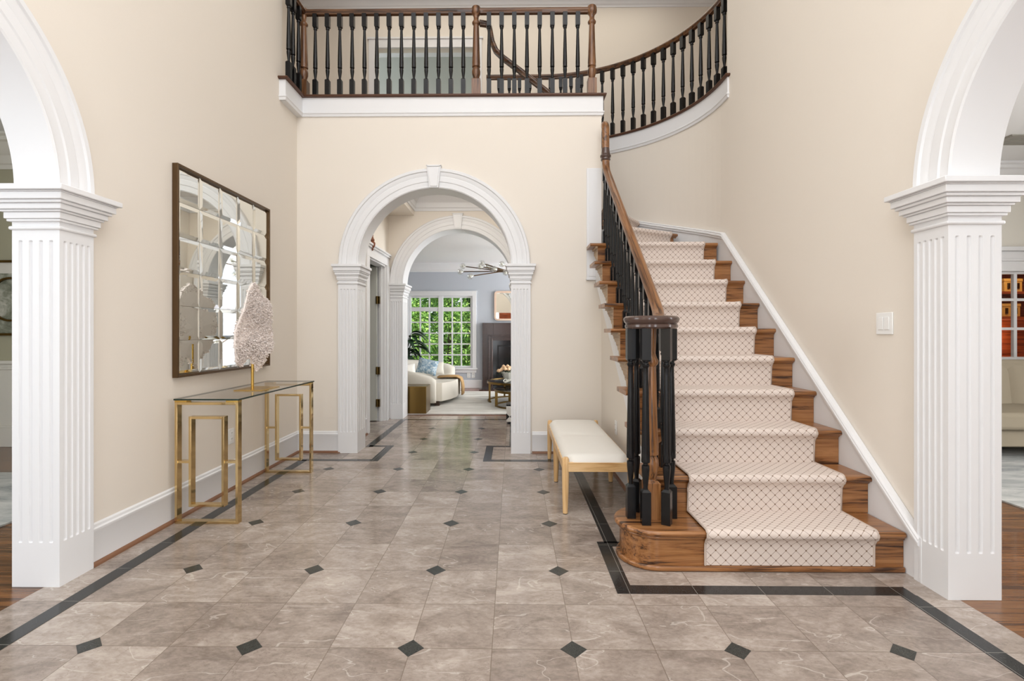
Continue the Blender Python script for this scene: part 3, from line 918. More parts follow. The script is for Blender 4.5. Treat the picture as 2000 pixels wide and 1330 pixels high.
# step 1: bull-nosed
BC = (.735, 2.645)
def bull(rad, back):
    p = [(TX1, BC[1] - rad), (BC[0], BC[1] - rad)]
    p += [(BC[0] + rad * math.cos(a), BC[1] + rad * math.sin(a)) for a in [-PI / 2 - PI * i / 20 for i in range(1, 20)]]
    p += [(BC[0], BC[1] + rad), (.92, BC[1] + rad), (.95, back), (TX1, back)]
    return p
build('tread', MB().prism(bull(.193, N0 + RUN + .04), RISE - .03, RISE), M['oakx'], stair, bevel=.013, seg=4)
build('riser', MB().prism(bull(.163, N0 + RUN + .04), 0, RISE - .03), M['oakx'], stair)
build('cove_moulding', MB().prism(bull(.176, N0 + RUN), RISE - .045, RISE - .03), M['oakx'], stair, bevel=.006, seg=3)
build('base_shoe', MB().prism(bull(.182, N0 + RUN), 0, .028), M['oakx'], stair, bevel=.009, seg=3)
NOSE = [(-.004 + .0, 0), ]
for k in range(2, NST + 1):
    o, d, f = frame(k); zt = RISE * k
    if k <= 10: s0, s1, back = TX0, (TX1 if k < 10 else 1.912), (RUN + .04 if k < 10 else 4.884 - o.y)
    else: s0, s1, back = .055, reach(k, .07), .0
    mb = MB()
    pr = [(.0 + .015 * (1 - math.cos(a)), zt - .015 + .015 * math.sin(a)) for a in [-PI / 2 + PI * i / 8 for i in range(9)]]
    if k <= 10:
        prof = pr + [(back, zt), (back, zt - .03)]
        mb.extrude(prof, lambda p, q, a: o + d * a + f * p + Vector((0, 0, q)), s0, s1)
        # returned nosing at the open end
        rp = [o + d * (s0 - .0) + f * q + Vector((0, 0, zt - .015)) for q in (0.012, RUN + .012)]
    else:
        o2, d2, f2 = frame(k + 1)
        n = len(pr); P0 = [o + d * s0 + f * p + Vector((0, 0, q)) for p, q in pr]; P1 = [o + d * s1 + f * p + Vector((0, 0, q)) for p, q in pr]
        e0 = o2 + d2 * s0; e1 = o2 + d2 * (reach(k + 1, .08) if k < 12 else 1.15) + f2 * .04
        ring0 = P0 + [e0 + Vector((0, 0, zt)), e0 + Vector((0, 0, zt - .03))]
        ring1 = P1 + [e1 + Vector((0, 0, zt)), e1 + Vector((0, 0, zt - .03))]
        n = len(ring0)
        mb.add(ring0 + ring1, [tuple(reversed(range(n))), tuple(range(n, 2 * n))] + [(i, (i + 1) % n, n + (i + 1) % n, n + i) for i in range(n)])
    build('tread', mb, M['oakx'], stair, smooth=40)
    mb = MB()
    q0 = s0 + (.075 if k <= 10 else 0)
    mb.extrude([(.032, zt - RISE), (.06, zt - RISE), (.06, zt - .03), (.032, zt - .03)], lambda p, q, a: o + d * a + f * p + Vector((0, 0, q)), q0, s1 - (.03 if k > 10 else 0))
    mb.extrude([(.032, zt - .03), (.016, zt - .03), (.02, zt - .036), (.032, zt - .046)], lambda p, q, a: o + d * a + f * p + Vector((0, 0, q)), q0 - .012, s1)
    build('riser', mb, M['oakx'], stair, smooth=40)
    if k <= 10:
        y0 = N0 + RUN * (k - 1)
        E = .29 if k < 10 else .232
        # scrolled bracket under the tread end (y along, z down)
        pts = [(y0 + .034, zt - .03), (y0 + E, zt - .03), (y0 + E, zt - .055), (y0 + min(.262, E - .001), zt - .06), (y0 + min(.255, E - .004), zt - .078), (y0 + .225, zt - .082), (y0 + .20, zt - .10), (y0 + .17, zt - .104),
               (y0 + .15, zt - .125), (y0 + .115, zt - .135), (y0 + .10, zt - .16), (y0 + .07, zt - .168), (y0 + .06, zt - RISE + .005), (y0 + .034, zt - RISE)]
        mb = MB().extrude(pts, lambda p, q, a: (a, p, q), TX0 + .070, TX0 + .087)
        mb.extrude([(y0 + .01, zt - .03), (y0 + E - .01, zt - .03), (y0 + E - .01, zt - .048), (y0 + .02, zt - .048)], lambda p, q, a: (a, p, q), TX0 + .054, TX0 + .072)
        build('bracket', mb, M['bracket'], stair)
# white open stringer
pts = []
for k in range(2, 11):
    y0 = N0 + RUN * (k - 1) + .036; pts += [(y0, RISE * (k - 1)), (y0, RISE * k - .03)]
pts += [(4.884, RISE * 10 - .03)]
sl = RISE / RUN
yb = 4.884
pts += [(yb, RISE * 10 - .33), (N0 + RUN + .05, RISE * 10 - .33 - sl * (yb - N0 - RUN - .05)), ]
pts = [(y, max(z, .0)) for y, z in pts]
build('stringer', MB().extrude(pts, lambda p, q, a: (a, p, q), TX0 + .087, .871), M['white'], stair, smooth=0)
# body below the treads so that no light leaks through
mb = MB()
for k in range(2, 11): mb.box(.95, TX1 - .05, N0 + RUN * (k - 1) + .062, min(4.88, N0 + RUN * k + .04), RISE * (k - 1) - .05, RISE * k - .031)
build('carriage', mb, M['oakx'], stair)

# ---- carpet runner
run = MB(); TH = .011
u0s, u1s = .957, 1.783
rows = []   # each row: left point, right point
vlen = 0; us = None
def rowpts(k, s0, s1, p, z):
    o, d, f = frame(k); return o + d * s0 + f * p + Vector((0, 0, z)), o + d * s1 + f * p + Vector((0, 0, z))
for k in range(1, NST + 1):
    zt = RISE * k
    s0, s1 = (u0s, u1s) if k <= 10 else ((.10, .86) if k == 11 else (.14, .95))
    zb = zt - RISE + TH if k > 1 else .030
    pth = [(.032 - TH, zb), (.032 - TH, zt - .085), (.030 - TH, zt - .065), (.022 - TH, zt - .05)]
    R = .015 + TH
    pth += [(.015 - R * math.cos(a), zt - .015 + R * math.sin(a)) for a in [-1.15 + 2.7 * i / 9 for i in range(10)]]
    pth += [(.05, zt + TH)]
    if k > 1: pth[0] = (.032 - TH, zb)
    for p, z in pth: rows.append(rowpts(k, s0, s1, p, z) + (s1 - s0,))
ncol = 9
base = []
for j, (a, b, wd) in enumerate(rows):
    if j: vlen += ((a + b) / 2 - (rows[j - 1][0] + rows[j - 1][1]) / 2).length
    base.append(vlen)
    for i in range(ncol): run.v.append(tuple(a.lerp(b, i / (ncol - 1))))
for j in range(len(rows) - 1):
    for i in range(ncol - 1):
        run.uv[len(run.f)] = [(wq * (ii / (ncol - 1)), base[jj]) for jj, ii, wq in ((j, i, rows[j][2]), (j, i + 1, rows[j][2]), (j + 1, i + 1, rows[j + 1][2]), (j + 1, i, rows[j + 1][2]))]
        run.f.append((j * ncol + i, j * ncol + i + 1, (j + 1) * ncol + i + 1, (j + 1) * ncol + i)); run.m.append(0)
rt = thing('stair_runner', 'cream carpet runner with brown trellis and dot pattern up the oak stair', 'carpet runner', (1.37, N0, .03))
ro = build('pile', run, M['carpet'], rt, smooth=60, recalc=False)
for side, nm in ((0, -1), (1, 1)):
    pth = []
    for q in rows:
        a, b = q[0], q[1]; dr = (b - a).normalized(); pth.append((a - dr * .002) if side == 0 else (b + dr * .002))
    build('bound_edge', MB().tube(pth, .0055, 6), M['binding'], rt)

# ------------------------------------------------------------------ balusters and railings
def baluster_mb(H, s=.022, flu=False, n=14, foot=0):
    mb = MB(); ZM = lambda q: foot + (1 - foot) * q
    b1 = ZM(.178) * H; t0 = ZM(.835) * H
    mb.box(-s, s, -s, s, 0, b1 - .012); mb.frustum(0, 0, s, s * .55, b1 - .012, b1)
    r = s
    prof = [(.55, .172), (.5, .19), (.62, .215), (.85, .265), (.9, .285), (.86, .30), (.55, .304), (.55, .312), (.95, .316), (1.0, .326), (.94, .340), (.97, .36), (.92, .44), (.78, .60), (.62, .76), (.58, .795), (.62, .80), (.82, .806), (.84, .815), (.66, .82), (.66, .826), (.92, .831), (.92, .84)]
    mb.lathe([(q * r, ZM(z) * H) for q, z in prof], n=24 if flu else n, flute=(.35 * H, .78 * H) if flu else None)
    mb.box(-s, s, -s, s, t0 + .004, H); mb.frustum(0, 0, s * .8, s, t0 - .004, t0 + .004)
    return mb


def newel_mb(H, s=.043, top=True):
    mb = MB(); b1 = .20 * H
    mb.box(-s, s, -s, s, 0, b1 - .012); mb.frustum(0, 0, s, s * .7, b1 - .012, b1)
    prof = [(.75, .195), (.6, .205), (.72, .22), (.95, .255), (.98, .285), (.86, .315), (.7, .325), (.7, .33), (.92, .334), (.95, .345), (.88, .356), (.93, .37), (.8, .55), (.66, .775), (.62, .80), (.9, .815), (.95, .83), (.7, .85), (.58, .87), (.62, .90), (.9, .92), (1.1, .93), (1.15, .95), (1.12, .985), (1.0, 1.0)]
    if not top: prof = prof[:20] + [(.7, 1.0)]
    mb.lathe([(q * s, z * H) for q, z in prof], n=24, flute=(.375 * H, .77 * H)); return mb


RAILP = [(-.02, -.028), (.02, -.028), (.024, -.012), (.031, -.006), (.033, .008), (.026, .02), (.012, .028), (-.012, .028), (-.026, .02), (-.033, .008), (-.031, -.006), (-.024, -.012)]
RY = 4.935
RZ = 4.385      # centre of the gallery rail
g1 = thing('gallery_railing', 'straight black and oak balustrade across the gallery above the central arch', 'railing', (-.6, RY, ZG))
CX0 = XL + .05
path = [(.815, RY, RZ), (CX0, RY, RZ), (CX0, 4.58, RZ)]
build('handrail', MB().sweep(path, RAILP), M['rail'], g1, smooth=45)
posts = [(-.365, RY), (.785, RY), (CX0, RY)]
for i, (x, y) in enumerate(posts):
    mbn = newel_mb(RZ + .038 - ZG - .0, top=(i < 2)); mbn.v = [(a + x, b + y, c_ + ZG) for a, b, c_ in mbn.v]
    build('newel_post', mbn, M['railz'], g1, smooth=40)
HB = RZ - .02 - ZG
b0 = baluster_mb(HB, foot=.055); b0.v = [(a, b, c_) for a, b, c_ in b0.v]
bal = build('baluster', b0, M['black'], g1, local=True)
bp = []
for i in range(13): bp.append((-1.975 + i * .1235, RY))
for i in range(8): bp.append((-.237 + i * .1260, RY))
bp += [(CX0, 4.81), (CX0, 4.69), (CX0, 4.60)]
for i, (x, y) in enumerate(bp):
    o = bal if i == 0 else dup(bal)
    o.location = Vector((x, y, ZG)) - BASE[g1.name]
# curved gallery balustrade
g2 = thing('curved_gallery_railing', 'curved black and oak balustrade sweeping round the stairwell', 'railing', (ECX, ECY + ERY, ZG))
off = .06
cv = curve_pts(off, 40, tail=-.33)
cpath = [(XR + off, 4.50, RZ)] + [(x, y, RZ) for x, y in cv]
build('handrail', MB().sweep(cpath, RAILP), M['rail'], g2, smooth=45)
bal2 = build('baluster', baluster_mb(HB, foot=.055), M['black'], g2, local=True)
# even spacing along the curve
L = [0]
for a, b in zip(cv, cv[1:]): L.append(L[-1] + math.hypot(b[0] - a[0], b[1] - a[1]))
dst = .015; k = 0
while dst < L[-1]:
    j = max(i for i in range(len(L)) if L[i] <= dst); j = min(j, len(cv) - 2)
    tt = (dst - L[j]) / (L[j + 1] - L[j])
    x = cv[j][0] + (cv[j + 1][0] - cv[j][0]) * tt; y = cv[j][1] + (cv[j + 1][1] - cv[j][1]) * tt
    o = bal2 if k == 0 else dup(bal2)
    o.location = Vector((x, y, ZG)) - BASE[g2.name]
    o.rotation_euler = (0, 0, math.atan2(y - ECY, x - ECX) if x > ECX else PI / 2)
    k += 1; dst += .1285
# upper stair handrail falling behind the balustrade
g3 = thing('upper_stair_handrail', 'oak handrail falling diagonally behind the gallery balustrade', 'handrail', (-.2, 5.04, ZG))
pth = [(-.335, 5.0, 4.31), (-.26, 5.02, 4.31), (-.235, 5.03, 4.28), (-.225, 5.04, 4.22), (-.21, 5.04, 4.14), (-.17, 5.04, 4.05), (-.10, 5.04, 3.98), (.05, 5.04, 3.865), (.45, 5.04, 3.55), (.80, 5.04, 3.27)]
build('rail', MB().sweep(pth, RAILP, plumb=False, side=(0, -1, 0)), M['rail'], g3, smooth=45)

# stair railing with volute
g4 = thing('stair_railing', 'black baluster stair railing with a sloping oak handrail and round newel cap', 'railing', (BC[0], BC[1], RISE))
RS = .838
def rz(y): return 1.30 + (y - 2.98) * RS
def rx(y): return .875
pth = [(.775, 2.72, 1.235), (.80, 2.79, 1.238), (.832, 2.86, 1.25), (.858, 2.93, 1.275), (.870, 2.99, rz(2.99) + .006), (.875, 3.06, rz(3.06))] + [(.875, y, rz(y)) for y in (3.3, 3.8, 4.3, 4.58)] + [(.875, 4.64, rz(4.64) + .004), (.875, 4.672, rz(4.672) + .03), (.875, 4.685, rz(4.69) + .085), (.875, 4.69, 3.08), (.875, 4.70, 3.135), (.876, 4.73, 3.165), (.885, 4.78, 3.16), (.91, 4.86, 3.11), (.92, 5.1, 2.98)]
build('handrail', MB().sweep(pth, [(p * 1.05, z * 1.05) for p, z in RAILP], plumb=False, side=(1, 0, 0)), M['oaky'], g4, smooth=45)
mb = MB(); zc = rz(4.69) + .07
mb.lathe([(.038, zc), (.046, zc + .012), (.042, zc + .026), (.05, zc + .036), (.052, zc + .048), (.044, zc + .06), (.04, zc + .085), (.036, zc + .12)], .875, 4.688, 18)
build('rail_collar', mb, M['cap'], g4)
zc0 = 1.205
mb = MB().lathe([(.05, zc0), (.128, zc0), (.136, zc0 + .008), (.136, zc0 + .02), (.130, zc0 + .026), (.139, zc0 + .034), (.144, zc0 + .048), (.142, zc0 + .058), (.132, zc0 + .066), (.06, zc0 + .068)], *BC, n=40)
build('volute_cap', mb, M['cap'], g4)
mbn = newel_mb(zc0 - RISE, .04, top=False); mbn.v = [(a + BC[0], b + BC[1], c_ + RISE + .0008) for a, b, c_ in mbn.v]
build('newel_post', mbn, M['oakz'], g4, smooth=40)
HV = zc0 - RISE
bv = build('baluster', baluster_mb(HV, .0225, flu=True), M['black'], g4, local=True)
first = True
for i in range(5):
    a = math.radians(180 + 60 * i if i < 4 else 120)
    o = bv if first else dup(bv); first = False
    o.location = Vector((BC[0] + .108 * math.cos(a), BC[1] + .108 * math.sin(a), RISE + .0008)) - BASE[g4.name]
    o.rotation_euler = (0, 0, a + (0 if i in (0, 3) else .5))
for k in range(2, 11):
    for fr in (.075, .195):
        y = N0 + RUN * (k - 1) + fr; x = rx(y) - .002
        if k == 2 and fr < .1: x, y = .789, N0 + RUN + .09
        if y > 4.8: continue
        z = RISE * k + .0006; H = rz(y) - .01 - z
        key = round(H, 3)
        bb = build('baluster', baluster_mb(H, .019, n=12), M['black'], g4, local=True)
        bb.location = Vector((x, y, z)) - BASE[g4.name]

# ------------------------------------------------------------------ foyer furniture
# bevelled mirror on the left wall
wm = thing('wall_mirror', 'large bronze-framed mirror divided into square mirrored tiles above the glass console', 'mirror', (XL, 3.68, .9))
MY0, MY1, MZ0, MZ1 = 3.085, 4.272, .90, 2.252
fw = .016
mb = MB()
for y0, y1, z0, z1 in ((MY0, MY0 + fw, MZ0, MZ1), (MY1 - fw, MY1, MZ0, MZ1), (MY0 + fw, MY1 - fw, MZ0, MZ0 + fw), (MY0 + fw, MY1 - fw, MZ1 - fw, MZ1)): mb.box(XL + .002, XL + .038, y0, y1, z0, z1)
build('frame', mb, M['bronze'], wm, bevel=.002)
rnd = random.Random(3); mb = MB()
iy0, iy1, iz0, iz1 = MY0 + fw, MY1 - fw, MZ0 + fw, MZ1 - fw
for i in range(5):
    for j in range(6):
        y0, y1 = iy0 + (iy1 - iy0) * i / 5 + .0008, iy0 + (iy1 - iy0) * (i + 1) / 5 - .0008
        z0, z1 = iz0 + (iz1 - iz0) * j / 6 + .0008, iz0 + (iz1 - iz0) * (j + 1) / 6 - .0008
        b = .026; x0 = XL + .018; x1 = XL + .0235
        ty, tz = rnd.uniform(-.0007, .0007), rnd.uniform(-.0007, .0007)
        o_ = [(x0, y0, z0), (x0, y1, z0), (x0, y1, z1), (x0, y0, z1)]
        n_ = [(x1 + ty * sy + tz * sz, y, z) for y, z, sy, sz in ((y0 + b, z0 + b, -1, -1), (y1 - b, z0 + b, 1, -1), (y1 - b, z1 - b, 1, 1), (y0 + b, z1 - b, -1, 1))]
        mb.add(o_ + n_, [(4, 5, 6, 7)] + [(q, (q + 1) % 4, 4 + (q + 1) % 4, 4 + q) for q in range(4)])
build('mirror_panes', mb, M['mirror'], wm, smooth=0, recalc=False)
# console table
TX, TXR, TY0, TY1, TH_ = -2.095, -1.70, 3.045, 4.205, .765
ct = thing('console_table', 'glass-topped console table on two polished brass rectangular frames', 'console table', ((TX + TXR) / 2, (TY0 + TY1) / 2, 0))
gb = MB().box(TX - .004, TXR + .006, TY0 - .004, TY1 + .006, TH_, TH_ + .010)
gt = build('glass_top', gb, [M['glass'], M['glassedge'], M['glassunder']], ct)
for p in gt.data.polygons: p.material_index = 0 if p.normal.z > .5 else 2 if p.normal.z < -.5 else 1
bw, bd = .016, .045
for y0 in (TY0, TY1 - bd):
    y1 = y0 + bd
    def ring(xa, xb, za, zb):
        return MB().box(xa, xa + bw, y0, y1, za, zb).box(xb - bw, xb, y0, y1, za, zb).box(xa + bw, xb - bw, y0, y1, za, za + bw).box(xa + bw, xb - bw, y0, y1, zb - bw, zb)
    fo = build('leg_frame', ring(TX, TXR, 0, TH_ - .012), M['brass'], ct, bevel=.0015)
    build('inner_frame', ring(-2.008, -1.787, .105, .665), M['brass'], fo, bevel=.0015)
    for xa, xb in ((TX + bw, -2.008), (-1.787, TXR - bw)): build('stretcher', MB().box(xa, xb, y0 + .005, y1 - .005, .375, .389), M['brass'], fo)
    for xa in (TX, TXR - .075): build('glass_bracket', MB().box(xa, xa + .075, y0, y1, TH_ - .012, TH_ - .001), M['gold'], fo)
# coral sculpture
cs = thing('coral_sculpture', 'white coral fan on a slim gold rod and flat plate on the console', 'sculpture', (-1.855, 3.58, TH_ + .011))
zb_ = TH_ + .011
build('base_plate', MB().box(-1.955, -1.755, 3.445, 3.712, zb_, zb_ + .006), M['gold'], cs, bevel=.001)
RX, RYY = -1.897, 3.59
build('rod', MB().tube([(RX, RYY, zb_ + .006), (RX, RYY, 1.12)], .0105, 14), M['gold'], cs)
rnd = random.Random(5)
FO = [(-.05, .0), (.02, -.10), (.09, -.07), (.14, .02), (.2, .04), (.255, .16), (.265, .28), (.235, .42), (.185, .455), (.10, .47), (.02, .55), (-.03, .56), (-.10, .50), (-.16, .36), (-.215, .20), (-.235, .10), (-.205, -.02), (-.14, -.06), (-.10, .0)]
FO = [(a * 1.03, b * .97 + .005) for a, b in FO]
def inside(a, b):
    c_ = False
    for (x1, y1), (x2, y2) in zip(FO, FO[1:] + FO[:1]):
        if (y1 > b) != (y2 > b) and a < (x2 - x1) * (b - y1) / (y2 - y1) + x1: c_ = not c_
    return c_
F0 = Vector((-1.885, 3.60, .995)); FU = Vector((0, 1, 0)); FN = Vector((1, 0, 0)); FZ = Vector((0, 0, 1))
mb = MB()
n_ = len(FO)
def warp(a, b): return .03 * math.sin(a * 9 + b * 5) + .015 * math.sin(b * 21)
ring_ = [F0 + FU * a + FZ * b for a, b in FO]
cc = F0 + FZ * .22
mb.add([q + FN * (.004 + warp(*FO[i]) * .5) for i, q in enumerate(ring_)] + [q - FN * (.008 - warp(*FO[i]) * .5) for i, q in enumerate(ring_)] + [cc + FN * .014, cc - FN * .018],
       [(i, (i + 1) % n_, 2 * n_) for i in range(n_)] + [((i + 1) % n_ + n_, i + n_, 2 * n_ + 1) for i in range(n_)] + [(i, n_ + i, n_ + (i + 1) % n_, (i + 1) % n_) for i in range(n_)])
cnt = 0
while cnt < 7500:
    a, b = rnd.uniform(-.25, .28), rnd.uniform(-.11, .57)
    if not inside(a, b): continue
    cnt += 1
    sgn = rnd.choice((1, 1, 1, -1, -1))
    base_ = F0 + FU * a + FZ * b + FN * (sgn * .004 + warp(a, b) * .5)
    out_ = (FU * a * 2.4 + FZ * (b - .22) * 2.0)
    dirv = (FN * sgn * rnd.uniform(.5, 1.1) + out_ + Vector((rnd.uniform(-.5, .5), rnd.uniform(-.5, .5), rnd.uniform(-.5, .5)))).normalized()
    ln = rnd.uniform(.008, .019); wd = rnd.uniform(.0035, .0065)
    sd = dirv.cross(Vector((rnd.uniform(-1, 1), rnd.uniform(-1, 1), rnd.uniform(-1, 1)))).normalized(); s2 = dirv.cross(sd)
    tip = base_ + dirv * ln; mid = base_ + dirv * ln * .6
    mb.add([base_ + sd * wd * .6, base_ - sd * wd * .6, mid + sd * wd + s2 * wd * .4, mid - sd * wd + s2 * wd * .4, tip + s2 * wd * .2, base_ - s2 * wd], [(0, 1, 3, 2), (2, 3, 4), (0, 2, 4, 5), (1, 5, 4, 3)])
build('coral_fan', mb, M['coral'], cs, smooth=0, recalc=False)


# wall plates
def outlet(loc, N, label, w_=.072, h_=.116):
    """plate centred at loc on a wall whose outward normal is N"""
    N = Vector(N); U = Vector((0, 0, 1)).cross(N); o = Vector(loc)
    t = thing('wall_outlet', label, 'outlet', loc)
    def bx(mb, u0, u1, z0, z1, d0, d1):
        q = [o + U * u + Vector((0, 0, z)) + N * d for z in (z0, z1) for d in (d0, d1) for u in (u0, u1)]
        mb.add(q, [(0, 2, 3, 1), (4, 5, 7, 6), (0, 1, 5, 4), (2, 6, 7, 3), (0, 4, 6, 2), (1, 3, 7, 5)])
    mb = MB(); bx(mb, -w_ / 2, w_ / 2, -h_ / 2, h_ / 2, 0, .006); build('cover_plate', mb, M['plate'], t, bevel=.003)
    for z in (-.022, .022):
        mb = MB(); bx(mb, -.017, .017, z - .015, z + .015, .006, .009); s_ = build('socket', mb, M['plate'], t, bevel=.002)
        mb = MB()
        for u in (-.006, .006): bx(mb, u - .0015, u + .0015, z - .002, z + .008, .009, .0094)
        build('slot', mb, M['slot'], s_)
    return t


outlet((XL + .0005, 3.735, .40), (1, 0, 0), 'white outlet on the left wall behind the console')
outlet((.8715, 4.19, .385), (-1, 0, 0), 'white outlet on the wall under the stair above the bench')
outlet((-.945, LY1 - .0005, .275), (0, -1, 0), 'left of the two white outlets under the living room window')
outlet((-.845, LY1 - .0005, .275), (0, -1, 0), 'right of the two white outlets under the living room window')
t = thing('light_switch', 'white double rocker switch plate on the right wall beside the stair', 'light switch', (XR - .0005, 2.632, 1.232))
build('cover_plate', MB().box(XR - .008, XR - .0005, 2.575, 2.69, 1.175, 1.290), M['plate'], t, bevel=.003)
for y0 in (2.595, 2.637): build('rocker', MB().box(XR - .012, XR - .008, y0, y0 + .034, 1.20, 1.267), M['plate'], t, bevel=.002)

# bench
BX0, BX1, BY0, BY1 = .325, .795, 3.235, 4.66
bn = thing('bench', 'low ash wood bench with a white padded seat against the stair wall', 'bench', ((BX0 + BX1) / 2, (BY0 + BY1) / 2, 0))
for q in (BY0 + .006, BY1 - .028): build('end_rail', MB().box(BX0 + .03, BX1 - .03, q, q + .022, .275, .336), M['lightwoodx'], bn, bevel=.003)
for q in (BX0 + .004, BX1 - .026): build('side_rail', MB().box(q, q + .022, BY0 + .036, BY1 - .036, .275, .336), M['lightwood'], bn, bevel=.003)
for y, dy in ((BY0 + .024, -.012), (3.945, 0), (BY1 - .024, .012)):
    for x, dx in ((BX0 + .022, -.004), (BX1 - .022, .004)):
        mb = MB(); H_ = .368 if y != 3.945 else .33
        pts_ = [(x + dx * (1 - q), y + dy * (1 - q), H_ * q) for q in (.015, .3, .6, .85, .97, 1)]
        vs = []; rad = [.0165, .020, .023, .024, .022, .014]
        for (px_, py_, pz_), r_ in zip(pts_, rad):
            for k in range(14): vs.append((px_ + r_ * math.cos(2 * PI * k / 14), py_ + r_ * math.sin(2 * PI * k / 14), pz_))
        mb.add(vs, [(i * 14 + k, i * 14 + (k + 1) % 14, (i + 1) * 14 + (k + 1) % 14, (i + 1) * 14 + k) for i in range(5) for k in range(14)] + [tuple(reversed(range(14))), tuple(range(70, 84))])
        lg = build('leg', mb, M['lightwood'], bn)
        build('foot_glide', MB().lathe([(.013, 0), (.015, .001), (.015, .006)], x + dx, y + dy, 10), M['darkleg'], lg)
# padded seat: two crowned halves
mb = MB(); nx, ny = 15, 41
ins = .012
vs = []
for j in range(ny):
    for i in range(nx):
        u, v = i / (nx - 1), j / (ny - 1)
        x = BX0 + ins + (BX1 - BX0 - 2 * ins) * u; y = BY0 + ins + (BY1 - BY0 - 2 * ins) * v
        ex = min(u, 1 - u) * (BX1 - BX0); ey = min(v, 1 - v) * (BY1 - BY0)
        e = min(1, ex / .05); e2 = min(1, ey / .05); rr = math.sqrt(max(0, 1 - (1 - e) ** 2)) * math.sqrt(max(0, 1 - (1 - e2) ** 2))
        dip = .010 * math.exp(-((v - .5) / .03) ** 2)
        cr = .008 * math.sin(PI * u) * (.6 + .4 * abs(math.sin(2 * PI * v)))
        # rounded plan corners clear of the leg tops
        qx = BX0 + ins + .03 if u < .5 else BX1 - ins - .03; 
        z = .338 + .036 * rr + cr * rr - dip * rr
        if abs(x - (BX0 + BX1) / 2) > (BX1 - BX0) / 2 - .05 and min(abs(y - BY0), abs(y - BY1)) < .055:
            sx = 1 if u > .5 else -1; sy = 1 if v > .5 else -1
            x -= sx * .022 * (1 - ey / .06); y -= sy * .012
        vs.append((x, y, z))
mb.add(vs, [(j * nx + i, j * nx + i + 1, (j + 1) * nx + i + 1, (j + 1) * nx + i) for j in range(ny - 1) for i in range(nx - 1)])
rim = [i for i in range(nx)] + [j * nx + nx - 1 for j in range(1, ny)] + [(ny - 1) * nx + i for i in range(nx - 2, -1, -1)] + [j * nx for j in range(ny - 2, 0, -1)]
b_ = len(mb.v)
mb.v += [(mb.v[q][0], mb.v[q][1], .334) for q in rim]
for i in range(len(rim)): mb.f.append((rim[i], rim[(i + 1) % len(rim)], b_ + (i + 1) % len(rim), b_ + i)); mb.m.append(0)
mb.f.append(tuple(range(b_, b_ + len(rim)))); mb.m.append(0)
build('seat_pad', mb, M['linen'], bn, smooth=60)

# hall ornament over the doorway: a small turned finial
mb = MB().lathe([(.002, 2.165), (.012, 2.18), (.006, 2.195), (.02, 2.205), (.032, 2.23), (.034, 2.26), (.02, 2.28), (.026, 2.295), (.012, 2.32), (.008, 2.345), (.012, 2.352), (.004, 2.375), (.001, 2.41)], HL + .035, 5.92, 12)
mb.lathe([(.001, 0), (.008, .01), (.004, .03), (.012, .045), (.018, .07)], 0, 0, 10)
nv = 5 * 10
for i in range(len(mb.v) - nv, len(mb.v)):
    x, y, z = mb.v[i]; mb.v[i] = (HL + .035 + x, 5.92 + (.095 - z), 2.245 + y)
tag(build('wall_finial', mb, M['rustwood'], loc=(HL + .035, 5.92, 2.165)), 'small rust-brown carved finial on the hall wall above the side doorway', 'ornament')
# black and white stool at the right of the hall
so_ = thing('patterned_stool', 'black and white harlequin stool at the right side of the hall', 'stool', (.06, 6.52, 0))
build('drum', MB().box(-.085, .19, 6.40, 6.64, .03, .235), M['harlequin'], so_, bevel=.012, seg=3)
build('top_pad', MB().box(-.085, .19, 6.40, 6.64, .236, .262), M['black'], so_, bevel=.01, seg=3)
build('foot', MB().box(-.07, .175, 6.42, 6.62, 0, .03), M['black'], so_)

# ------------------------------------------------------------------ living room
tag(build('area_rug', MB().box(-2.9, 2.2, 7.16, 9.95, 0, .012), M['rug'], loc=(-.3, 8.5, 0)), 'pale grey streaked rug filling the living room', 'rug')


def rounded_slab(mb, x0, x1, y0, y1, z0, z1, r, mi=0):
    mb.box(x0, x1, y0, y1, z0, z1, mi)


# curved ivory sofa facing right
sf = thing('curved_sofa', 'ivory curved sofa with rounded arms below the living room window', 'sofa', (-1.75, 8.75, .012))
# plan outline of the wrap-round back: swept upright tube of upholstery
bk = [(-1.22, 7.86), (-1.45, 7.83), (-1.75, 7.88), (-2.05, 8.05), (-2.22, 8.35), (-2.28, 8.75), (-2.22, 9.15), (-2.05, 9.45), (-1.75, 9.66), (-1.45, 9.72), (-1.15, 9.70)]
sp = []
for i in range(len(bk) - 1):
    p0, p1, p2, p3 = bk[max(i - 1, 0)], bk[i], bk[i + 1], bk[min(i + 2, len(bk) - 1)]
    for k in range(5):
        t_ = k / 5; sp.append(tuple(.5 * (2 * p1[d] + (p2[d] - p0[d]) * t_ + (2 * p0[d] - 5 * p1[d] + 4 * p2[d] - p3[d]) * t_ ** 2 + (3 * p1[d] - p0[d] - 3 * p2[d] + p3[d]) * t_ ** 3) for d in (0, 1)))
sp.append(bk[-1])
mb = MB(); vs = []; K = 16
for i, (x, y) in enumerate(sp):
    f_ = i / (len(sp) - 1)
    a = sp[max(i - 1, 0)]; b = sp[min(i + 1, len(sp) - 1)]
    tx, ty = b[0] - a[0], b[1] - a[1]; l_ = math.hypot(tx, ty); nx_, ny_ = ty / l_, -tx / l_
    h_ = .45 + .09 * f_ + .19 * math.sin(PI * min(1, max(0, f_))) ** .8 - (.02 if f_ < .03 or f_ > .97 else 0)
    th_ = .125 if 0 < i < len(sp) - 1 else .10
    for k in range(K):
        an = 2 * PI * k / K; ca, sa = math.cos(an), math.sin(an)
        pw = lambda q: math.copysign(abs(q) ** .55, q)
        vs.append((x + nx_ * th_ * pw(ca), y + ny_ * th_ * pw(ca), .07 + (h_ - .07) / 2 * (1 + pw(sa)) + .0))
L_ = len(sp)
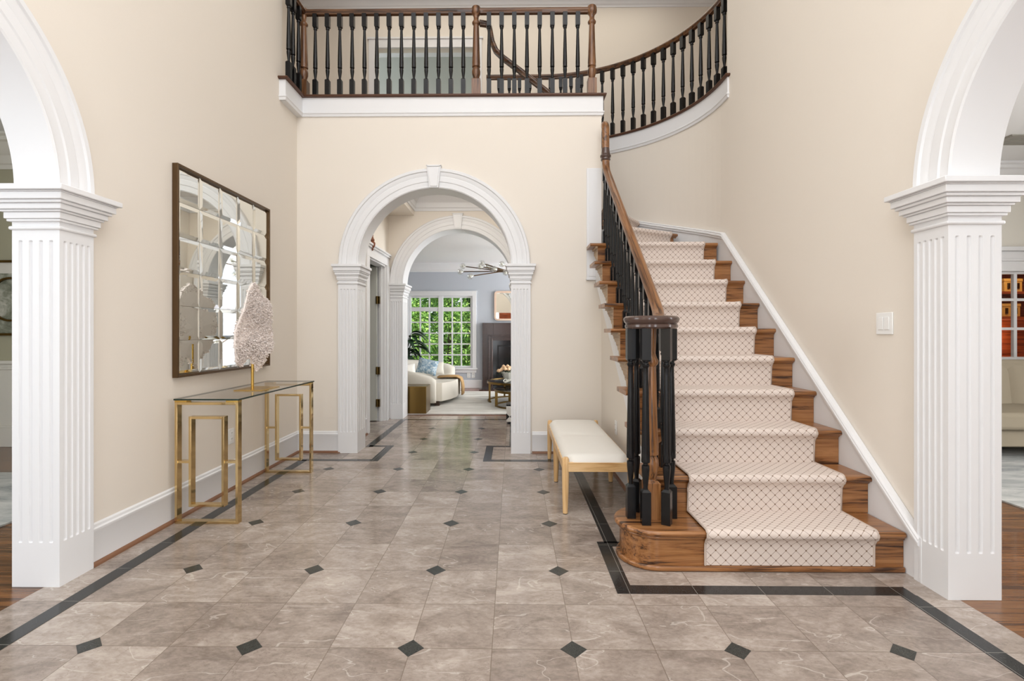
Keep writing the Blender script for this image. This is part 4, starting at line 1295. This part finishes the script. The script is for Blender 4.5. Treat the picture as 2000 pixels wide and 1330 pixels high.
mb.add(vs, [(i * K + k, i * K + (k + 1) % K, (i + 1) * K + (k + 1) % K, (i + 1) * K + k) for i in range(L_ - 1) for k in range(K)] + [tuple(range(K)), tuple(reversed(range((L_ - 1) * K, L_ * K)))])
build('back_and_arms', mb, M['boucle'], sf, smooth=60)
# seat with a bowed front
seat = [(x + .0, y) for x, y in sp[3:-3]]
front = [(-1.06, 9.58), (-.98, 9.3), (-.95, 8.9), (-.97, 8.5), (-1.04, 8.2), (-1.14, 7.98)]
build('seat', MB().prism([(x + .1, y) if x < -1.9 else (x, y + (.1 if y < 8.7 else -.1)) for x, y in seat] + front, .08, .375), M['boucle'], sf, smooth=50, bevel=.05, seg=4)
for x, y in ((-1.22, 7.98), (-1.2, 9.55), (-2.0, 8.3), (-2.0, 9.2)): build('foot', MB().box(x - .04, x + .04, y - .04, y + .04, .012, .085), M['darkleg'], sf)


def cushion(name, c, w_, h_, d_, rz_, tilt, m, label, cat='cushion', roll=0):
    mb = MB(); n = 12; vs = []
    for side in (1, -1):
        for j in range(n + 1):
            for i in range(n + 1):
                u, v = 2 * i / n - 1, 2 * j / n - 1
                k = (1 - u ** 4) * (1 - v ** 4)
                pin = 1 - .06 * (1 - abs(u)) * 0
                vs.append((u * w_ / 2 * (1 - .07 * (1 - v * v)), side * d_ / 2 * k ** .6, v * h_ / 2 * (1 - .07 * (1 - u * u))))
    N_ = (n + 1) ** 2
    fs = [(s_ * N_ + j * (n + 1) + i, s_ * N_ + j * (n + 1) + i + 1, s_ * N_ + (j + 1) * (n + 1) + i + 1, s_ * N_ + (j + 1) * (n + 1) + i) for s_ in (0, 1) for j in range(n) for i in range(n)]
    R = Matrix.Rotation(rz_, 4, 'Z') @ Matrix.Rotation(tilt, 4, 'X') @ Matrix.Rotation(roll, 4, 'Y')
    mb.add([R @ Vector(q) for q in vs], fs)
    mb.v = [tuple(Vector(q) + Vector(c)) for q in mb.v]
    o = build(name, mb, m, loc=(c[0], c[1], c[2] - h_ / 2), smooth=70)
    return tag(o, label, cat, 'sofa cushions')


cushion('throw_cushion', (-1.58, 9.16, .56), .38, .30, .13, math.radians(12), math.radians(-22), M['bluefloral'], 'blue and white floral cushion leaning on the ivory sofa arm', roll=math.radians(14))
cushion('throw_cushion', (-1.43, 9.36, .515), .26, .24, .09, math.radians(18), math.radians(-14), M['boucle'], 'ivory cushion behind the blue floral cushion')
cushion('throw_cushion', (-1.93, 8.96, .505), .36, .25, .12, math.radians(30), math.radians(-20), M['linen'], 'plain white cushion left of the blue floral cushion on the sofa')
# throw hanging over the seat front
mb = MB(); pth = [(-1.35, .385), (-1.2, .392), (-1.02, .388), (-.955, .36), (-.925, .28), (-.915, .18), (-.92, .06)]
vs = []
for i, (x, z) in enumerate(pth):
    for j in range(13):
        v = j / 12; y = 8.62 + .30 * v + .02 * i
        wv_ = .012 * math.sin(v * 19 + i * .6)
        vs.append((x + (wv_ if i > 2 else 0) + .03, y, z + (wv_ if i <= 2 else 0) + .026))
mb.add(vs, [(i * 13 + j, i * 13 + j + 1, (i + 1) * 13 + j + 1, (i + 1) * 13 + j) for i in range(len(pth) - 1) for j in range(12)])
o = build('throw_blanket', mb, M['tan'], loc=(-1.1, 8.75, .39), smooth=70)
so2 = o.modifiers.new('thick', 'SOLIDIFY'); so2.thickness = .012
tag(o, 'tan knitted throw hanging over the front of the ivory sofa', 'throw')
# brass cube side table behind the sofa end
tag(build('cube_side_table', MB().box(-1.66, -1.255, 7.17, 7.53, .012, .405), M['antbrass'], loc=(-1.45, 7.35, .012), bevel=.006, seg=3), 'antique brass cube side table at the near end of the ivory sofa', 'side table')
# strelitzia plant behind
pl = thing('potted_plant', 'tall dark-leaved plant in a pot between the sofa and the window', 'plant', (-2.30, 10.22, 0))
build('pot', MB().lathe([(.12, 0), (.16, .02), (.18, .30), (.17, .32), (.15, .31), (.14, .28)], -2.30, 10.22, 20), M['ceramic'], pl)
rnd = random.Random(11)
for k in range(17):
    an = rnd.uniform(-1.9, 1.9) + .2; ln = rnd.uniform(.25, .5); H_ = rnd.uniform(.65, 1.22)
    dx, dy = math.cos(an), math.sin(an) * .5
    st = [(-2.30, 10.22, .28), (-2.30 + dx * .07, 10.22 + dy * .07, H_ * .6), (-2.30 + dx * .2, 10.22 + dy * .2, H_)]
    build('stem', MB().tube(st, .011, 6, r1=.006), M['leaf'], pl)
    mb = MB(); n = 9; vs = []
    for i in range(n + 1):
        f_ = i / n; ww = .10 * math.sin(PI * f_ ** .8) + .003
        x = -2.30 + dx * (.2 + ln * f_); y = 10.22 + dy * (.2 + ln * f_); z = H_ + .16 * f_ - .34 * f_ * f_
        vs += [(x - dy * ww * 1.2, y + dx * ww, z + ww * .35), (x, y, z), (x + dy * ww * 1.2, y - dx * ww, z + ww * .35)]
    mb.add(vs, [(3 * i + j, 3 * i + j + 1, 3 * i + 4 + j, 3 * i + 3 + j) for i in range(n) for j in (0, 1)])
    lf = build('leaf', mb, M['leaf'], pl, smooth=80)
    sd_ = lf.modifiers.new('thick', 'SOLIDIFY'); sd_.thickness = .003
# fireplace
fp = thing('fireplace', 'dark brown granite fireplace surround with a black firebox', 'fireplace', (.15, LY1, 0), kind=None)
FX0, FX1, FZT = -.645, .95, 1.395
mb = MB()
ox0, ox1, oz1 = -.42, .72, 1.02
for x0, x1, z0, z1 in ((FX0, ox0, 0, FZT), (ox1, FX1, 0, FZT), (ox0, ox1, oz1, FZT)): mb.box(x0, x1, LY1 - .10, LY1 - .001, z0, z1)
build('surround', mb, M['granite'], fp, bevel=.004)
mb = MB()
for q, d in ((.0, .125), (.06, .115)):
    x0, x1, z1 = -.52 + q, .82 - q, 1.14 - q
    mb.box(x0, x0 + .03, LY1 - d, LY1 - .10, 0, z1).box(x1 - .03, x1, LY1 - d, LY1 - .10, 0, z1).box(x0 + .03, x1 - .03, LY1 - d + .001, LY1 - .10, z1 - .03, z1)
build('inner_moulding', mb, M['granite'], fp, bevel=.005)
build('firebox', MB().box(ox0, ox1, LY1 - .07, LY1 - .002, 0, oz1), M['firebox'], fp)
mb = MB().box(-.33, -.30, LY1 - .085, LY1 - .07, .1, .92).box(.60, .63, LY1 - .085, LY1 - .07, .1, .92).box(-.30, .60, LY1 - .084, LY1 - .07, .89, .92).box(-.30, .60, LY1 - .084, LY1 - .07, .1, .14).box(.14, .16, LY1 - .085, LY1 - .07, .14, .89)
build('screen_frame', mb, M['black'], fp)
build('hearth', MB().box(FX0 - .05, FX1 + .05, LY1 - .42, LY1 - .101, 0, .012), M['granite'], fp, bevel=.003)
# mirror over the fireplace
om = thing('mantel_mirror', 'pale wood framed mirror with rounded corners above the fireplace', 'mirror', (.2, LY1, 1.48))
def rrect(x0, x1, z0, z1, r):
    p = []
    for cx_, cz_, a0 in ((x1 - r, z0 + r, -PI / 2), (x1 - r, z1 - r, 0), (x0 + r, z1 - r, PI / 2), (x0 + r, z0 + r, PI)):
        p += [(cx_ + r * math.cos(a0 + PI / 2 * i / 6), LY1 - .03, cz_ + r * math.sin(a0 + PI / 2 * i / 6)) for i in range(7)]
    return p
ex = rrect(-.375, .78, 1.465, 2.055, .05)
build('frame', MB().sweep(ex, [(-.012, -.02), (.028, -.02), (.028, .02), (-.012, .02)], plumb=False, side=(0, 1, 0), closed=True), M['palewood'], om, smooth=50)
n_ = len(ex)
build('glass', MB().add([(x, LY1 - .02, z) for x, y, z in ex], [tuple(range(n_))]) is None or (lambda m_: (m_.add([(x, LY1 - .02, z) for x, y, z in ex], [tuple(range(n_))]), m_)[1])(MB()), M['mirror'], om, smooth=0)


# round nesting coffee tables
def round_table(label, cx_, cy_, R, H_, lw, legs, a0, a1):
    t = thing('coffee_table', label, 'coffee table', (cx_, cy_, .012), group='nesting coffee tables')
    build('top', MB().lathe([(R - .03, H_ - .02), (R - .006, H_ - .02), (R - .006, H_ - .004), (R - .02, H_)], cx_, cy_, 48), M['firebox'], t)
    rg = [(cx_ + R * math.cos(2 * PI * i / 48), cy_ + R * math.sin(2 * PI * i / 48)) for i in range(48)]
    build('rim', MB().sweep([(x, y, H_ - .015) for x, y in rg], [(-.006, -.017), (.006, -.017), (.006, .017), (-.006, .017)], closed=True), M['antbrass'], t)
    arc_ = [(cx_ + R * .97 * math.cos(a), cy_ + R * .97 * math.sin(a), .024) for a in [math.radians(a0 + (a1 - a0) * i / 24) for i in range(25)]]
    build('base_ring', MB().sweep(arc_, [(-.012, -.012), (.012, -.012), (.012, .012), (-.012, .012)]), M['antbrass'], t)
    for a in legs:
        x, y = cx_ + R * .97 * math.cos(math.radians(a)), cy_ + R * .97 * math.sin(math.radians(a))
        build('leg', MB().box(x - lw, x + lw, y - .012, y + .012, .012, H_ - .03), M['antbrass'], t)
    return t


round_table('taller round dark-topped coffee table carrying the vase of roses', .12, 8.55, .56, .36, .016, (120, 165, 200, 340, 20), 110, 205)
round_table('lower round dark-topped coffee table tucked in front of the taller one', .17, 7.98, .46, .275, .022, (120, 195, 255, 315), 120, 320)
# vase of roses
vz = .361
vs_ = thing('rose_vase', 'white vase of peach roses on the taller coffee table', 'vase', (-.07, 8.45, vz))
build('vase', MB().lathe([(.04, vz), (.055, vz + .005), (.14, vz + .155), (.132, vz + .158), (.05, vz + .02)], -.07, 8.45, 8), M['ceramic'], vs_, smooth=20)
rnd = random.Random(21)
for k in range(17):
    a = rnd.uniform(0, 2 * PI); q = rnd.uniform(.02, .21); x, y, z = -.07 + q * math.cos(a), 8.45 + q * math.sin(a), vz + .27 - q * .5 + rnd.uniform(-.02, .02)
    st = build('rose_stem', MB().tube([(-.07 + .03 * math.cos(a), 8.45 + .03 * math.sin(a), vz + .06), (x, y, z - .02)], .004, 5), M['leaf'], vs_)
    mb = MB()
    for rr_, zz_ in ((.034, 0), (.028, .008), (.018, .014)): mb.lathe([(rr_ * .3, z + zz_ - .025), (rr_, z + zz_ - .006), (rr_ * .92, z + zz_ + .012), (rr_ * .55, z + zz_ + .02)], x, y, 7)
    build('rose_head', mb, M['rose'], st, smooth=50)
    mb = MB()
    for j in range(4):
        b = a + rnd.uniform(-1.4, 1.4); lx, ly, lz = x - .02 * math.cos(a), y - .02 * math.sin(a), z - .05
        mb.add([(lx, ly, lz), (lx + .03 * math.cos(b + .4), ly + .03 * math.sin(b + .4), lz + .015), (lx + .065 * math.cos(b), ly + .065 * math.sin(b), lz - .005), (lx + .03 * math.cos(b - .4), ly + .03 * math.sin(b - .4), lz + .012)], [(0, 1, 2, 3)])
    build('rose_leaves', mb, M['leaf'], st, smooth=0, recalc=False)
# books standing on a white stack
tag(build('book', MB().box(.0, .30, 8.10, 8.32, vz, vz + .03), M['paper'], loc=(.15, 8.21, vz), bevel=.002), 'white-covered book lying flat in front of the vase of roses', 'book', 'books on the coffee table')
mb = MB(); b8 = [(.02, vz + .032), (.30, vz + .032), (.28, vz + .14), (.12, vz + .15)]
mb.extrude(b8, lambda p, q, a: (p, a, q), 8.16, 8.2)
tag(build('book', mb, M['blueglaze'], loc=(.16, 8.18, vz + .032)), 'blue-covered book propped beside the vase of roses', 'book', 'books on the coffee table')
mb = MB()
for i in range(3):
    an = i * 1.1; c0 = (-.12 + .025 * i, 8.13 + .01 * i, vz + .035)
    rg = [(c0[0] + .03 * math.cos(2 * PI * k / 16), c0[1] + .03 * math.sin(2 * PI * k / 16) * math.cos(an), c0[2] + .022 * math.sin(2 * PI * k / 16 + an)) for k in range(17)]
    mb.tube(rg, .008, 6)
tag(build('chain_ornament', mb, M['ceramic'], loc=(-.1, 8.13, vz)), 'small pale chain-link ornament on the near edge of the taller coffee table', 'ornament')

# chandelier
CHC = Vector((.12, 8.8, 2.275))
ch = thing('branch_chandelier', 'dark branching chandelier with clear glass globes in the living room', 'chandelier', tuple(CHC))
build('ceiling_rod', MB().tube([CHC, (CHC.x, CHC.y, LZ)], .012, 10).lathe([(.06, LZ - .03), (.065, LZ - .025), (.065, LZ)], CHC.x, CHC.y, 20), M['antbrass'], ch)
build('hub', MB().ball(CHC, .045, 8), M['bronze'], ch)
tips = [(-.27, -.12, .09), (-.22, -.35, -.06), (-.55, .3, .12), (-1.00, -.05, -.01), (-.97, .10, .10), (-.80, -.35, -.12), (-.62, .0, .13), (-.48, .2, .08), (-.40, -.45, -.02), (-.64, -.2, .05), (.5, -.3, .1), (.75, .2, -.05), (.9, -.1, .12), (.3, .5, -.1), (-.1, .6, .05), (.05, -.7, -.1)]
for dx, dy, dz in tips:
    tp = CHC + Vector((dx, dy, dz)); md = CHC + Vector((dx * .45, dy * .35, dz * .2))
    ar = build('arm', MB().tube([CHC, md, tp], .009, 8), M['bronze'], ch)
    dr = (tp - md).normalized(); gc = tp + dr * .05
    build('globe', MB().ball(gc, .052, 10), M['globe'], ar)
    build('bulb', MB().ball(gc, .024, 8).tube([tp - dr * .01, tp + dr * .03], .014, 8), M['ceramic'], ar)

# ------------------------------------------------------------------ garden outside the living room window
struct('ground_garden', MB().box(-14, 8, LY1 + .14, 32, -.6, -.5), M['grass'], 'green lawn outside the living room window', 'lawn')


def tree(label, x, y, z0, h, r, seed, mats, n, big=1):
    rn = random.Random(seed)
    t = thing('garden_tree', label, 'tree', (x, y, z0), group='trees outside the window')
    mb = MB().tube([(x, y, z0), (x + .05, y, z0 + h * .4), (x - .03, y, z0 + h * .75)], .09, 8, r1=.03)
    for i in range(7):
        a = rn.uniform(0, 2 * PI); zz = z0 + h * rn.uniform(.15, .7)
        mb.tube([(x, y, zz), (x + r * .6 * math.cos(a), y + r * .6 * math.sin(a), zz + .35)], .03, 5, r1=.008)
    build('trunk', mb, M['trunk'], t)
    mb = MB(); cl = []
    for i in range(80 if big == 1 else 190):
        a = rn.uniform(0, 2 * PI); zz = rn.uniform(.06, 1); q = max(.05, (r - .42)) * math.sqrt(max(.05, 1 - (2 * zz - .9) ** 2)) ** .5 * rn.uniform(.3, 1)
        cl.append((x + q * math.cos(a), y + q * math.sin(a), z0 + .1 + zz * h))
    for i in range(n):
        c_ = cl[rn.randrange(len(cl))]; R_ = .34
        p = Vector((rn.gauss(0, 1), rn.gauss(0, 1), rn.gauss(0, .8))).normalized() * R_ * rn.uniform(.5, 1)
        o_ = Vector(c_) + p
        dv = (p.normalized() + Vector((rn.uniform(-.7, .7), rn.uniform(-.7, .7), rn.uniform(-1.1, .1)))).normalized()
        sd_ = dv.cross(Vector((rn.uniform(-1, 1), rn.uniform(-1, 1), 1))).normalized()
        ln, wd = rn.uniform(.075, .15) * big, rn.uniform(.014, .028) * big
        mb.add([o_, o_ + dv * ln * .45 + sd_ * wd, o_ + dv * ln, o_ + dv * ln * .45 - sd_ * wd], [(0, 1, 2, 3)], rn.choice((0, 0, 1, 1, 2)))
    build('crown', mb, mats, t, smooth=0, recalc=False)


G1 = [M['green1'], M['green2'], M['green3']]; G2 = [M['green2'], M['green1'], M['green3']]; G3 = [M['green3'], M['green2'], M['green1']]
tree('bright green shrub nearest outside the left sash of the window', -2.85, 13.2, -.5, 2.3, .98, 1, G1, 15000)
tree('bright green shrub nearest outside the right sash of the window', -.85, 13.2, -.5, 2.1, .98, 2, G1, 15000)
tree('mid green tree behind the shrubs at the left of the window', -4.25, 15.4, -.5, 4.2, 1.1, 3, G2, 15000)
tree('mid green tree behind the shrubs at the middle of the window', -2.0, 15.4, -.5, 4.4, 1.1, 4, G2, 15000)
tree('deep green tree furthest to the right through the window', .25, 15.4, -.5, 4.0, 1.1, 5, G3, 12000)
tree('deep green tree furthest back behind the middle of the window', -2.4, 19.6, -.5, 6.8, 2.9, 6, G3, 26000, 1.9)

# ------------------------------------------------------------------ dining room at the left
RC = 3.22
struct('wall_dining_far', MB().box(-6.0, XL - .16, 5.10, 5.18, 0, RC), M['olive'], 'olive-grey far wall of the dining room', 'wall')
struct('wall_dining_left', MB().box(-6.1, -6.0, -1.6, 5.18, 0, RC), M['olive'])
struct('ceiling_dining', MB().box(-6.0, XL - .16, -1.6, 5.18, RC, RC + .08), M['ceil'])
mb = MB().sweep([(-6.0, 5.10, RC), (XL - .16, 5.10, RC)], [(p * 1.1, z * 1.25) for p, z in CR2])
for i in range(60): mb.ball((-5.9 + i * .06, 5.075, RC - .255), .016, 5, sc=(1, .5, 1.6))
struct('trim_14', mb, M['creamwall'], 'pale ornate crown moulding of the dining room', 'crown moulding', smooth=30)
mb = MB().box(-6.0, XL - .16, 5.088, 5.10, 0, .86).box(-6.0, XL - .16, 5.06, 5.10, .86, .895).box(-6.0, XL - .16, 5.075, 5.10, .80, .825).box(-6.0, XL - .16, 5.07, 5.10, 0, .20).box(-6.0, XL - .16, 5.078, 5.10, .20, .225)
struct('trim_15', mb, M['creamwall'], 'white wainscot and chair rail of the dining room', 'wainscot', bevel=.003)
pa = thing('framed_painting', 'gold framed landscape with a round gold ring on the dining room wall', 'painting', (-5.15, 5.10, 1.12))
PX0, PX1, PZ0, PZ1 = -5.75, -4.68, 1.155, 1.935
mb = MB()
for x0, x1, z0, z1 in ((PX0, PX0 + .025, PZ0, PZ1), (PX1 - .025, PX1, PZ0, PZ1), (PX0 + .025, PX1 - .025, PZ0, PZ0 + .025), (PX0 + .025, PX1 - .025, PZ1 - .025, PZ1)): mb.box(x0, x1, 5.055, 5.099, z0, z1)
build('frame', mb, M['antbrass'], pa, bevel=.003)
build('canvas', MB().box(PX0 + .02, PX1 - .02, 5.08, 5.098, PZ0 + .02, PZ1 - .02), M['landscape'], pa)
rg = [(-5.20 + .22 * math.cos(2 * PI * i / 48), 5.072, 1.53 + .22 * math.sin(2 * PI * i / 48)) for i in range(48)]
build('ring', MB().sweep(rg, [(-.012, -.010), (.012, -.010), (.012, .010), (-.012, .010)], plumb=False, side=(0, 1, 0), closed=True), M['antbrass'], pa, smooth=50)
build('sky_band', MB().box(PX0 + .025, PX1 - .025, 5.076, 5.08, 1.80, PZ1 - .025), M['creamwall'], pa)
tag(build('dining_rug', MB().box(-5.6, -3.12, 1.2, 4.12, 0, .01), M['rug2'], loc=(-4.4, 2.7, 0)), 'grey rug on the dining room floor beyond the left archway', 'rug')

# ------------------------------------------------------------------ sitting room at the right
SY = 6.1
GX0, GX1, GZ1 = 5.135, 6.727, 1.93
mb = MB()
for x0, x1, z0, z1 in ((XR + .17, GX0, 0, RC), (GX1, 7.3, 0, RC), (GX0, GX1, GZ1, RC)): mb.box(x0, x1, SY, SY + .14, z0, z1)
struct('wall_sitting_far', mb, M['creamwall'], 'pale far wall of the sitting room', 'wall')
struct('wall_sitting_right', MB().box(7.2, 7.3, -1.6, SY, 0, RC), M['creamwall'])
struct('wall_sitting_front', MB().box(XR + .17, 7.3, -1.74, -1.6, 0, RC), M['creamwall'])
struct('ceiling_sitting', MB().box(XR + .17, 7.3, -1.6, SY, RC, RC + .08), M['ceil'], 'white sitting room ceiling', 'ceiling')
mb = MB().sweep([(XR + .17, SY, RC), (7.2, SY, RC)], [(p * 1.1, z * 1.2) for p, z in CR2])
struct('trim_16', mb, M['white'], 'white crown moulding of the sitting room', 'crown moulding', smooth=30)
mb = MB()
for z0, z1, d in ((GZ1, GZ1 + .12, .03), (GZ1 + .12, GZ1 + .15, .045), (GZ1 + .15, GZ1 + .24, .03), (GZ1 + .24, GZ1 + .29, .08)): mb.box(GX0 - .12, GX1 + .12, SY - d, SY, z0, z1)
mb.box(GX0 - .12, GX0, SY - .03, SY, 0, GZ1); mb.box(GX1, GX1 + .12, SY - .03, SY, 0, GZ1)
struct('trim_17', mb, M['white'], 'white entablature over the glazed doors', 'door casing', bevel=.004)
fd = thing('door_2', 'white glazed double doors with small panes to the wood-lined library', 'glazed doors', ((GX0 + GX1) / 2, SY, 0), kind='structure')
xm2 = 5.931
for a, b in ((GX0, xm2), (xm2, GX1)):
    mb = MB(); y0, y1 = SY + .02, SY + .065
    for x0, x1, z0, z1 in ((a, a + .03, 0, GZ1), (b - .03, b, 0, GZ1), (a + .03, b - .03, 0, .22), (a + .03, b - .03, GZ1 - .03, GZ1)): mb.box(x0, x1, y0, y1, z0, z1)
    lf = build('door_leaf', mb, M['white'], fd, bevel=.003)
    mb = MB()
    npn = 4
    for i in range(1, npn): x = a + (b - a) * i / npn; mb.box(x - .019, x + .019, y0 + .004, y1 - .004, .22, GZ1)
    for z in (.52, .873, 1.233, 1.588): mb.box(a, b, y0 + .006, y1 - .006, z - .016, z + .016)
    build('muntin', mb, M['white'], lf)
    build('glass', MB().quad((a, SY + .04, .2), (b, SY + .04, .2), (b, SY + .04, GZ1), (a, SY + .04, GZ1)), M['pane'], lf)
struct('floor_library', MB().box(4.6, 9.2, SY, 8.6, -.1, -.001), M['floorwood'])
struct('wall_library', MB().box(4.6, 9.2, 8.5, 8.6, 0, RC).box(4.5, 4.6, SY + .14, 8.6, 0, RC).box(9.2, 9.3, SY, 8.6, 0, RC).box(7.3, 9.2, SY, SY + .14, 0, RC), M['cherry'], 'cherry-panelled library wall behind the glazed doors', 'wall')
struct('ceiling_library', MB().box(4.5, 9.2, SY + .14, 8.6, RC, RC + .08), M['ceil'])
bx0, bx1, by0, by1 = 7.10, 8.70, 7.60, 8.02
bc = thing('bookcase', 'cherry wood bookcase glowing warmly behind the glazed doors', 'bookcase', (7.9, 7.8, 0))
mb = MB().box(bx0, bx1, by1 - .03, by1, 0, 2.6)
for x in (bx0, bx1 - .04): mb.box(x, x + .04, by0, by1 - .03, 0, 2.6)
build('carcass', mb, M['cherry'], bc)
for z in (.77, 1.39, 1.77, 2.20, 2.56): build('shelf', MB().box(bx0 + .04, bx1 - .04, by0, by1 - .03, z, z + .04), M['cherry'], bc)
build('upright', MB().box(7.74, 7.81, by0 - .04, by0, 0, 2.6), M['cherry'], bc)
build('base_cupboard', MB().box(bx0, bx1, by0 - .25, by0 - .001, 0, .76), M['cherry'], bc, bevel=.004)
for z, lb, x0 in ((1.431, 'lower', 7.43), (1.811, 'upper', 7.46)):
    cb = thing('storage_box', f'amber painted box on the {lb} shelf of the cherry bookcase', 'box', (x0 + .13, 7.72, z), group='boxes on the bookcase')
    build('box_body', MB().box(x0, x0 + .27, 7.62, 7.84, z, z + .15), M['amberbox'], cb, bevel=.004)
    build('box_lid', MB().box(x0 - .006, x0 + .276, 7.614, 7.846, z + .15, z + .195), M['amberbox'], cb, bevel=.005)
    for x in (x0 + .06, x0 + .20): build('buckle', MB().box(x - .02, x + .02, 7.606, 7.62, z + .04, z + .13), M['antbrass'], cb, bevel=.004)
# sitting room sofa
ss = thing('upholstered_sofa', 'greige channel-backed sofa in front of the glazed doors', 'sofa', (5.3, 5.0, 0))
build('seat_base', MB().box(4.2, 6.5, 4.62, 5.35, .13, .29), M['sofa'], ss, bevel=.015, seg=3)
build('seat_cushion', MB().box(4.2, 6.5, 4.55, 5.25, .292, .455), M['sofa'], ss, bevel=.04, seg=4)
mb = MB(); nch = 9
for i in range(nch):
    x0, x1 = 4.2 + 2.3 * i / nch, 4.2 + 2.3 * (i + 1) / nch
    vs = []
    for j in range(7):
        z = .43 + (.84 - .43) * j / 6; lean = .10 * j / 6; sk = (4 - i) * .0 - .05 * (1 - j / 6)
        for k in range(9):
            u = k / 8; vs.append((x0 + (x1 - x0) * u + sk, 5.20 + lean - .035 * math.sin(PI * u) ** .6 + (.03 if j == 6 else 0), z))
    mb.add(vs, [(j * 9 + k, j * 9 + k + 1, (j + 1) * 9 + k + 1, (j + 1) * 9 + k) for j in range(6) for k in range(8)])
mb.box(4.1, 6.5, 5.30, 5.42, .14, .865)
build('channel_back', mb, M['sofa'], ss, smooth=45, recalc=True)
build('top_roll', MB().tube([(4.1, 5.36, .845), (6.5, 5.36, .845)], .055, 14), M['sofa'], ss)
for x, y in ((4.3, 4.72), (6.35, 4.72), (4.3, 5.3), (6.35, 5.3), (5.3, 4.72)):
    build('leg', MB().tube([(x - .12, y - .06, .022), (x, y, .14)], .014, 8, r1=.026), M['darkleg'], ss)
tag(build('sitting_rug', MB().box(3.43, 6.9, 1.4, 5.6, 0, .01), M['rug2'], loc=(5.1, 3.5, 0)), 'grey abstract rug under the greige sofa beyond the right archway', 'rug')
vt = thing('ceiling_vent', 'rectangular grey vent in the sitting room ceiling seen through the right arch', 'vent', (5.30, 5.25, RC))
build('vent_frame', MB().box(5.12, 5.56, 5.15, 5.42, RC - .012, RC - .001), M['vent'], vt)
mb = MB()
for i in range(8): mb.box(5.14, 5.54, 5.165 + i * .031, 5.18 + i * .031, RC - .016, RC - .012)
build('louvres', mb, M['vent'], vt)
